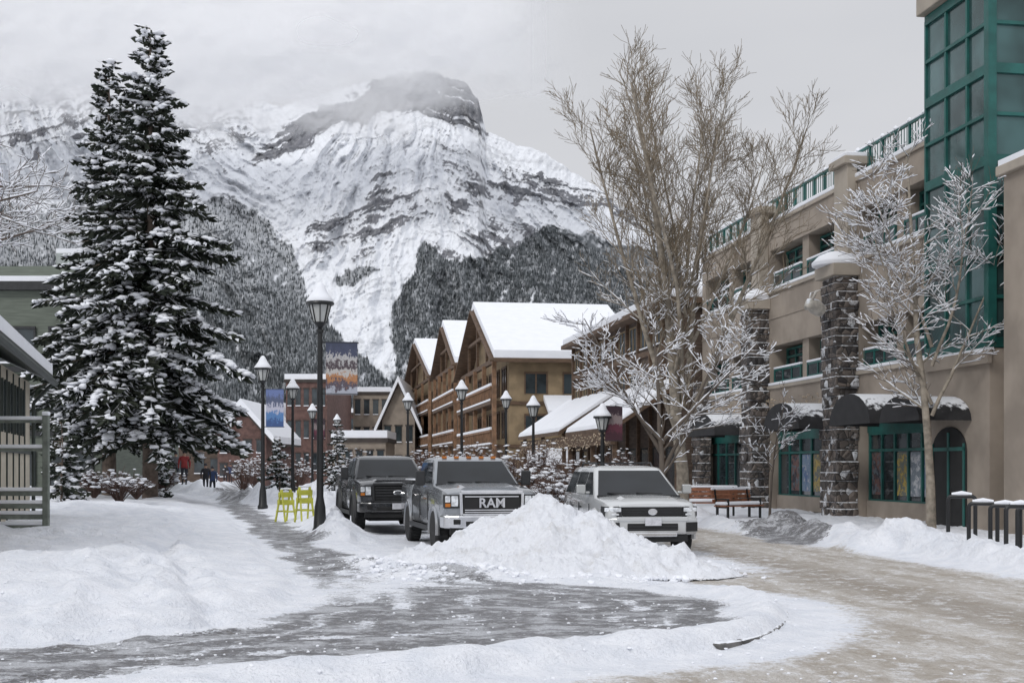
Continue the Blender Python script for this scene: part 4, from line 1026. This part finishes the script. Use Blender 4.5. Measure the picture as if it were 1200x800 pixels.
def block(name,px0,px1,ytop,Yd,dep,wallm,gable=False,rows=3,cols=6,ygab=None):
    x0=(px0-CX)/F*Yd;x1=(px1-CX)/F*Yd;zt_=zof(ytop,Yd); P=empty(name); w=MB();gl=MB();sn=MB();tr=MB()
    w.box(x0,x1,Yd,Yd+dep,-1,zt_)
    if gable:
        zg=zof(ygab,Yd); xm=(x0+x1)/2; w.prism([(x0,zt_+.002),(x1,zt_+.002),(xm,zg)],Yd,Yd+dep,'y')
        for s,xe in((-1,x0),(1,x1)):
            sl=(zg-zt_)/(xm-x0); xo=xe+s*.9; zo=zt_-sl*.9
            for m,d0,d1 in((tr,.02,.25),(sn,.255,.95)):
                m.add([(xm,Yd-.8,zg+d0),(xo,Yd-.8,zo+d0),(xo,Yd+dep,zo+d0),(xm,Yd+dep,zg+d0),(xm,Yd-.8,zg+d1),(xo,Yd-.8,zo+d1),(xo,Yd+dep,zo+d1),(xm,Yd+dep,zg+d1)],[(0,1,2,3),(7,6,5,4),(0,4,5,1),(1,5,6,2),(2,6,7,3),(3,7,4,0)])
    else:
        tr.box(x0-.2,x1+.2,Yd-.2,Yd+dep,zt_+.002,zt_+.4); sn.box(x0-.15,x1+.15,Yd-.15,Yd+dep,zt_+.402,zt_+1.1)
    for r in range(rows):
        for c in range(cols):
            a=x0+(x1-x0)*(c+.2)/cols; b=x0+(x1-x0)*(c+.8)/cols; z=zt_*(r+.3)/rows
            gl.box(a,b,Yd-.06,Yd+.02,z,z+zt_/rows*.5); sn.box(a,b,Yd-.2,Yd-.061,z-.15,z-.04); tr.box(a-.1,b+.1,Yd-.1,Yd-.061,z+zt_/rows*.5,z+zt_/rows*.5+.15)
    w.obj('walls',wallm,P);gl.obj('window_glass',M_glass,P);sn.obj('snow',M_snow,P);tr.obj('trim',M_roofd,P)
M_brick=mat('red_brick',(.14,.08,.068),.85,.25,2); M_tan=mat('tan_siding',(.28,.235,.19),.85,.15,1); M_greyw=mat('grey_siding',(.22,.23,.24),.85,.15,1)
block('brick_building',335,383,448,165,25,M_brick,rows=3,cols=5)
block('office_building',414,456,462,190,20,M_tan,rows=3,cols=4)
block('town_house',448,486,492,150,20,M_tan,True,2,3,450)
block('town_house',255,312,510,130,16,M_brick,True,2,4,478)
block('office_building',378,418,486,215,25,M_brick,rows=3,cols=4)
block('town_house',300,338,500,175,20,M_greyw,True,2,3,476)
block('town_house',205,262,500,150,20,M_brown,True,2,3,470)
block('office_building',612,690,500,130,12,M_ochre,rows=2,cols=5)
block('corner_shop',390,452,518,118,9,M_tan,rows=1,cols=5)
M_green=mat('green_siding',(.15,.17,.14),.85,.15,1,sc=(1,1,12))
P=empty('green_sided_building'); w=MB();gl=MB();sn=MB();tr=MB();hv=MB()
Yd=60; x0=-32; x1=(118-CX)/F*Yd
zt_=zof(332,Yd); w.box(x0,x1,Yd,Yd+14,0,zt_); w.box(x0,(70-CX)/F*Yd,Yd+3,Yd+14,zt_+.001,zof(300,Yd))
tr.box(x0,x1+.3,Yd-.4,Yd+14.1,zt_-.35,zt_+.05); sn.box(x0,x1+.25,Yd-.38,Yd+2.99,zt_+.052,zt_+.3)
for k,z in enumerate((.8,3.6,6.6)):
    tr.box(x0,x1,Yd-.12,Yd-.001,z-.5,z-.25)
    for xx in np.arange(-27,x1-1.6,2.7):
        gl.box(xx,xx+1.9,Yd-.06,Yd+.02,z,z+1.5); tr.box(xx-.1,xx,Yd-.1,Yd-.061,z-.1,z+1.6);tr.box(xx+1.9,xx+2.0,Yd-.1,Yd-.061,z-.1,z+1.6);tr.box(xx+.92,xx+1.0,Yd-.1,Yd-.061,z,z+1.5); tr.box(xx-.1,xx+2,Yd-.14,Yd-.061,z+1.5,z+1.62); sn.box(xx-.1,xx+2,Yd-.22,Yd-.061,z-.12,z-.03)
for a_ in ((30,58),(60,86)):
    xa=(a_[0]-CX)/F*Yd; xb=(a_[1]-CX)/F*Yd; hv.box(xa,xb,Yd+4,Yd+6,zof(300,Yd)+.01,zof(280,Yd)); sn.box(xa,xb,Yd+4,Yd+6,zof(280,Yd)+.005,zof(278,Yd)+.15)
    hv.cyl(((xa+xb)/2,Yd+4.5,zof(300,Yd)),((xa+xb)/2,Yd+4.5,zof(274,Yd)),.3,n=12)
w.obj('walls',M_green,P);gl.obj('window_glass',M_glass,P);sn.obj('snow',M_snow,P);tr.obj('trim',M_trim,P);hv.obj('rooftop_units',mat('galvanised',(.35,.38,.37),.5,.2,2,metal=.3),P)
P=empty('cream_cottage',(-12.6,35,0),math.atan(.276)); w=MB();gl=MB();sn=MB();tr=MB()
w.box(-9,-.55,-17,0,0,3.95)
w.prism([(-9,3.951),(-.55,3.951),(-4.8,6.0)],-17,0,'y')
for (m,d0,d1) in ((tr,.0,.22),(sn,.224,.50)):
    m.add([(.0,-17.3,3.98+d0),(.0,.5,3.98+d0),(-4.8,.5,6.25+d0),(-4.8,-17.3,6.25+d0),(.0,-17.3,3.98+d1),(.0,.5,3.98+d1),(-4.8,.5,6.25+d1),(-4.8,-17.3,6.25+d1)],[(0,1,2,3),(7,6,5,4),(0,4,5,1),(1,5,6,2),(2,6,7,3),(3,7,4,0)])
tr.cyl((.06,-17.3,3.98),(.06,.5,3.98),.09,n=8); tr.cyl((.0,.0,3.9),(-.45,-.05,3.4),.05,n=8); tr.cyl((-.45,-.05,3.4),(-.45,-.05,.3),.05,n=8)
tr.box(-.62,-.50,-17,0,2.0,2.12)
for yy in np.arange(-16,-1.5,1.35):
    gl.box(-.56,-.53,yy,yy+.55,2.5,3.6); tr.box(-.56,-.50,yy-.06,yy,2.45,3.65); tr.box(-.56,-.5,yy+.55,yy+.61,2.45,3.65)
    tr.box(-.555,-.515,yy+.93,yy+.97,.3,3.9)
w.obj('walls',mat('cream_siding',(.50,.45,.36),.8,.12,1),P);gl.obj('window_glass',M_glass,P);sn.obj('roof_snow',M_snow,P);tr.obj('trim',mat('dark_green_trim',(.035,.045,.04),.6,.2,3),P)
P=empty('slatted_fence'); f_=MB(); s_=MB()
Yf=26.3; xp=(54-CX)/F*Yf; z00=gz(xp,Yf)-.25
for xx in (xp,xp-1.9,xp-3.8): f_.box(xx-.06,xx+.06,Yf-.06,Yf+.06,z00,2.72); s_.box(xx-.07,xx+.07,Yf-.07,Yf+.07,2.722,2.80)
for z in (.42,.64,.86,1.12,2.60,2.02): 
    hh_=.05 if z<2 else .03
    f_.box(xp-3.9,xp-.061,Yf-.025,Yf+.025,z-hh_,z+hh_); s_.box(xp-3.9,xp-.061,Yf-.04,Yf+.05,z+hh_+.002,z+hh_+.075)
f_.obj('slats',mat('green_painted_wood',(.17,.19,.165),.7,.25,4),P,bevel=.01); s_.obj('snow',M_snow,P,bevel=.02)

# =============== STREET FURNITURE ===============
M_fluo=mat('fluorescent_yellow',(.50,.50,.07),.5,.2,5)
for px,Yt,rz in ((335,38.5,.7),(357,36.5,.5)):
    x=(px-CX)/F*Yt; P=empty('folding_barricade',(x,Yt,gz(x,Yt)-.04),rz); m=MB()
    for sx in(-1,1):
        for sy in(-1,1): m.beam((sx*.19,sy*.30,0),(sx*.15,sy*.02,1.0),.045,.045)
    for z in (.85,.62,.35):
        y_=.02+.28*(1-z)
        for sy in(-1,1): m.beam((-.2,sy*(y_+.03),z),(.2,sy*(y_+.03),z),.02,.15 if z>.5 else .05)
    m.obj('frame',M_fluo,P); s=MB(); s.box(-.17,.17,-.04,.04,1.0,1.05); s.obj('snow',M_snow,P,bevel=.02)
M_bench=mat('bench_wood',(.25,.10,.05),.6,.3,4)
def bench(px,Yt,rz):
    x=(px-CX)/F*Yt; P=empty('park_bench',(x,Yt,gz(x,Yt)-.03),rz); m=MB(); k=MB(); s=MB()
    for i in range(4): m.box(-.9,.9,-.25+i*.13,-.15+i*.13,.43,.47)
    for i in range(3): m.box(-.9,.9,.29+i*.03,.32+i*.03,.55+i*.14,.66+i*.14)
    for xx in(-.75,.75): k.box(xx-.03,xx+.03,-.25,-.19,0,.43);k.box(xx-.03,xx+.03,.2,.27,0,.43);k.beam((xx,.27,.4),(xx,.36,.98),.05,.05);k.box(xx-.03,xx+.03,-.25,.27,.38,.429);k.box(xx-.03,xx+.03,-.25,.3,.64,.68);k.box(xx-.03,xx+.03,-.25,-.2,.471,.64)
    s.box(-.88,.88,-.24,.22,.473,.58); s.box(-.9,.9,.33,.41,.95,1.03)
    m.obj('slats',M_bench,P);k.obj('frame',M_black,P);s.obj('snow',M_snow,P,bevel=.04)
bench(833,43,A-.3); bench(866,41,A+.5)
for i,(px,Yt) in enumerate([(1127,27.0),(1152,25.8),(1178,24.8),(1208,24.6),(1196,22.8)]):
    x=(px-CX)/F*Yt; z=gz(x,Yt)-.02; P=empty('bike_rack',(x,Yt,z),-.35 if i<3 else .1); m=MB()
    pts=[(-.27,0,0),(-.27,0,.80)]+[(-.27+.08*(1-math.cos(t)),0,.80+.08*math.sin(t)) for t in np.linspace(.3,1.57,4)]+[(.27-.08*(1-math.cos(t)),0,.80+.08*math.sin(t)) for t in np.linspace(1.57,.3,4)]+[(.27,0,.80),(.27,0,0)]
    m.tube(pts,[.042]*len(pts),8); m.obj('hoop',M_black,P,50); s=MB(); s.tube([(-.2,0,.925),(0,0,.945),(.2,0,.925)],[.03,.05,.03],8); s.obj('snow',M_snow,P,60)
# ============== PEOPLE ==============
def person(px,Yt,jc,pc,facing=0,stride=.25,ht=1.72):
    x=(px-CX)/F*Yt; P=empty('pedestrian',(x,Yt,gz(x,Yt)),facing); s=ht/1.72
    vs=[];rd=[];e=[];ix={}
    def a(n,x_,y_,z_,r,p=None):
        ix[n]=len(vs);vs.append((x_*s,y_*s,z_*s));rd.append(r*s)
        if p: e.append((ix[p],ix[n]))
    a('pel',0,0,.95,.15);a('ab',0,0,1.1,.145,'pel');a('che',0,0,1.32,.17,'ab');a('nk',0,0,1.47,.07,'che');a('hd',0,-.01,1.53,.07,'nk')
    for k,sx in enumerate((-1,1)):
        n=str(k);st=stride*(1 if k else -1)
        a('hip'+n,sx*.10,0,.88,.10,'pel');a('kn'+n,sx*.11,-st*.4-.03,.5,.065,'hip'+n);a('an'+n,sx*.11,-st*.8+.06*(1 if st<0 else 0),.09,.045,'kn'+n);a('to'+n,sx*.12,-st*.8-.16,.035,.04,'an'+n)
        a('sh'+n,sx*.20,0,1.38,.075,'che');a('el'+n,sx*.27,st*.3+.02,1.10,.055,'sh'+n);a('wr'+n,sx*.26,st*.45-.1,.88,.038,'el'+n);a('ha'+n,sx*.25,st*.5-.14,.80,.036,'wr'+n)
    me=bpy.data.meshes.new('body');me.from_pydata(vs,e,[]);o=bpy.data.objects.new('body',me);scene.collection.objects.link(o)
    o.modifiers.new('s','SKIN')
    for i,r in enumerate(rd): me.skin_vertices[0].data[i].radius=(r,r)
    me.skin_vertices[0].data[0].use_root=True
    o.modifiers.new('ss','SUBSURF').levels=1
    bpy.context.view_layer.update(); m2=bpy.data.meshes.new_from_object(o.evaluated_get(bpy.context.evaluated_depsgraph_get())); bpy.data.objects.remove(o)
    for m in (jc,pc,mat('skin',(.45,.28,.2),.6,.1,5),M_trim): m2.materials.append(m)
    for p in m2.polygons:
        z=p.center.z/s; p.use_smooth=True; p.material_index=0 if z>.86 and z<1.47 else (2 if z>=1.47 else (3 if z<.12 else 1))
        if abs(p.center.x)>.19*s and z<.86: p.material_index=3
    o=bpy.data.objects.new('body',m2);scene.collection.objects.link(o);o.parent=P
    h=MB(); h.lathe((0,-.01*s,1.50*s),[(.035,0),(.07,.03),(.082,.09),(.08,.15),(.05,.20),(.01,.22)],14); h.tube([(0,-.08*s,1.60*s),(0,-.105*s,1.575*s)],[.012,.016],6); h.obj('head',mat('skin',(.45,.28,.2)),P,80)
    h=MB(); h.lathe((0,0,1.60*s),[(.092,0),(.092,.05),(.075,.11),(.03,.145)],14); h.obj('knit_hat',pc,P,80)
jk=[mat('jacket_black',(.02,.02,.025),.8,.2,5),mat('jacket_navy',(.03,.05,.12),.8,.2,5),mat('jacket_red',(.25,.03,.03),.8,.2,5),mat('jacket_grey',(.12,.12,.13),.8,.2,5)]
trs=mat('trousers_dark',(.02,.022,.03),.8,.2,5)
for i,(px,Yt) in enumerate([(241,74),(249,76),(216,66),(206,68),(264,110),(270,112)]): person(px,Yt,jk[i%4],trs,facing=(0 if i%3 else math.pi)+A,stride=.3 if i!=1 else -.3,ht=1.65+.05*(i%3))

# =============== WORLD / LIGHT / CAMERA ===============
W=bpy.data.worlds.new('World'); scene.world=W; W.use_nodes=True; n=W.node_tree; bg=n.nodes['Background']
sky=n.nodes.new('ShaderNodeTexSky'); sky.sky_type='NISHITA'; sky.sun_disc=False; sky.sun_elevation=math.radians(38); sky.sun_rotation=math.radians(211)
hs=n.nodes.new('ShaderNodeHueSaturation'); hs.inputs['Saturation'].default_value=.25; hs.inputs['Value'].default_value=.35; n.links.new(sky.outputs[0],hs.inputs['Color'])
tc=n.nodes.new('ShaderNodeTexCoord'); sp=n.nodes.new('ShaderNodeSeparateXYZ'); n.links.new(tc.outputs['Generated'],sp.inputs[0])
nz=n.nodes.new('ShaderNodeTexNoise'); nz.inputs['Scale'].default_value=2.2; nz.inputs['Detail'].default_value=4; mp=n.nodes.new('ShaderNodeMapping'); mp.inputs['Scale'].default_value=(1,1,3.5); n.links.new(tc.outputs['Generated'],mp.inputs[0]); n.links.new(mp.outputs[0],nz.inputs[0])
lowc=mixc(n,mrange(n,nz.outputs[0],.3,.7),(6.5,6.65,7.05),(7.1,7.2,7.55))
c=mixc(n,mrange(n,sp.outputs[2],.30,.95),lowc,(11.8,12.15,13.0))
mx_=n.nodes.new('ShaderNodeMix'); mx_.data_type='RGBA'; mx_.inputs[0].default_value=.9; n.links.new(hs.outputs[0],mx_.inputs[6]); n.links.new(c,mx_.inputs[7])
n.links.new(mx_.outputs[2],bg.inputs['Color']); bg.inputs['Strength'].default_value=.1
sl=bpy.data.lights.new('sun','SUN'); sl.energy=.95; sl.angle=math.radians(12); sl.color=(1,.98,.95); so=bpy.data.objects.new('sun',sl); scene.collection.objects.link(so)
d=Vector((.45,.75,-.68)); so.rotation_euler=d.to_track_quat('-Z','Y').to_euler()
cam=bpy.data.cameras.new('camera'); cam.lens=45; cam.sensor_width=36; cam.shift_y=(HY-400)/1200; cam.clip_end=20000; co=bpy.data.objects.new('camera',cam); scene.collection.objects.link(co); co.location=(0,0,H); co.rotation_euler=(math.pi/2,0,0); scene.camera=co
scene.view_settings.view_transform='Standard'; scene.view_settings.look='None'; scene.view_settings.exposure=0
print('done')
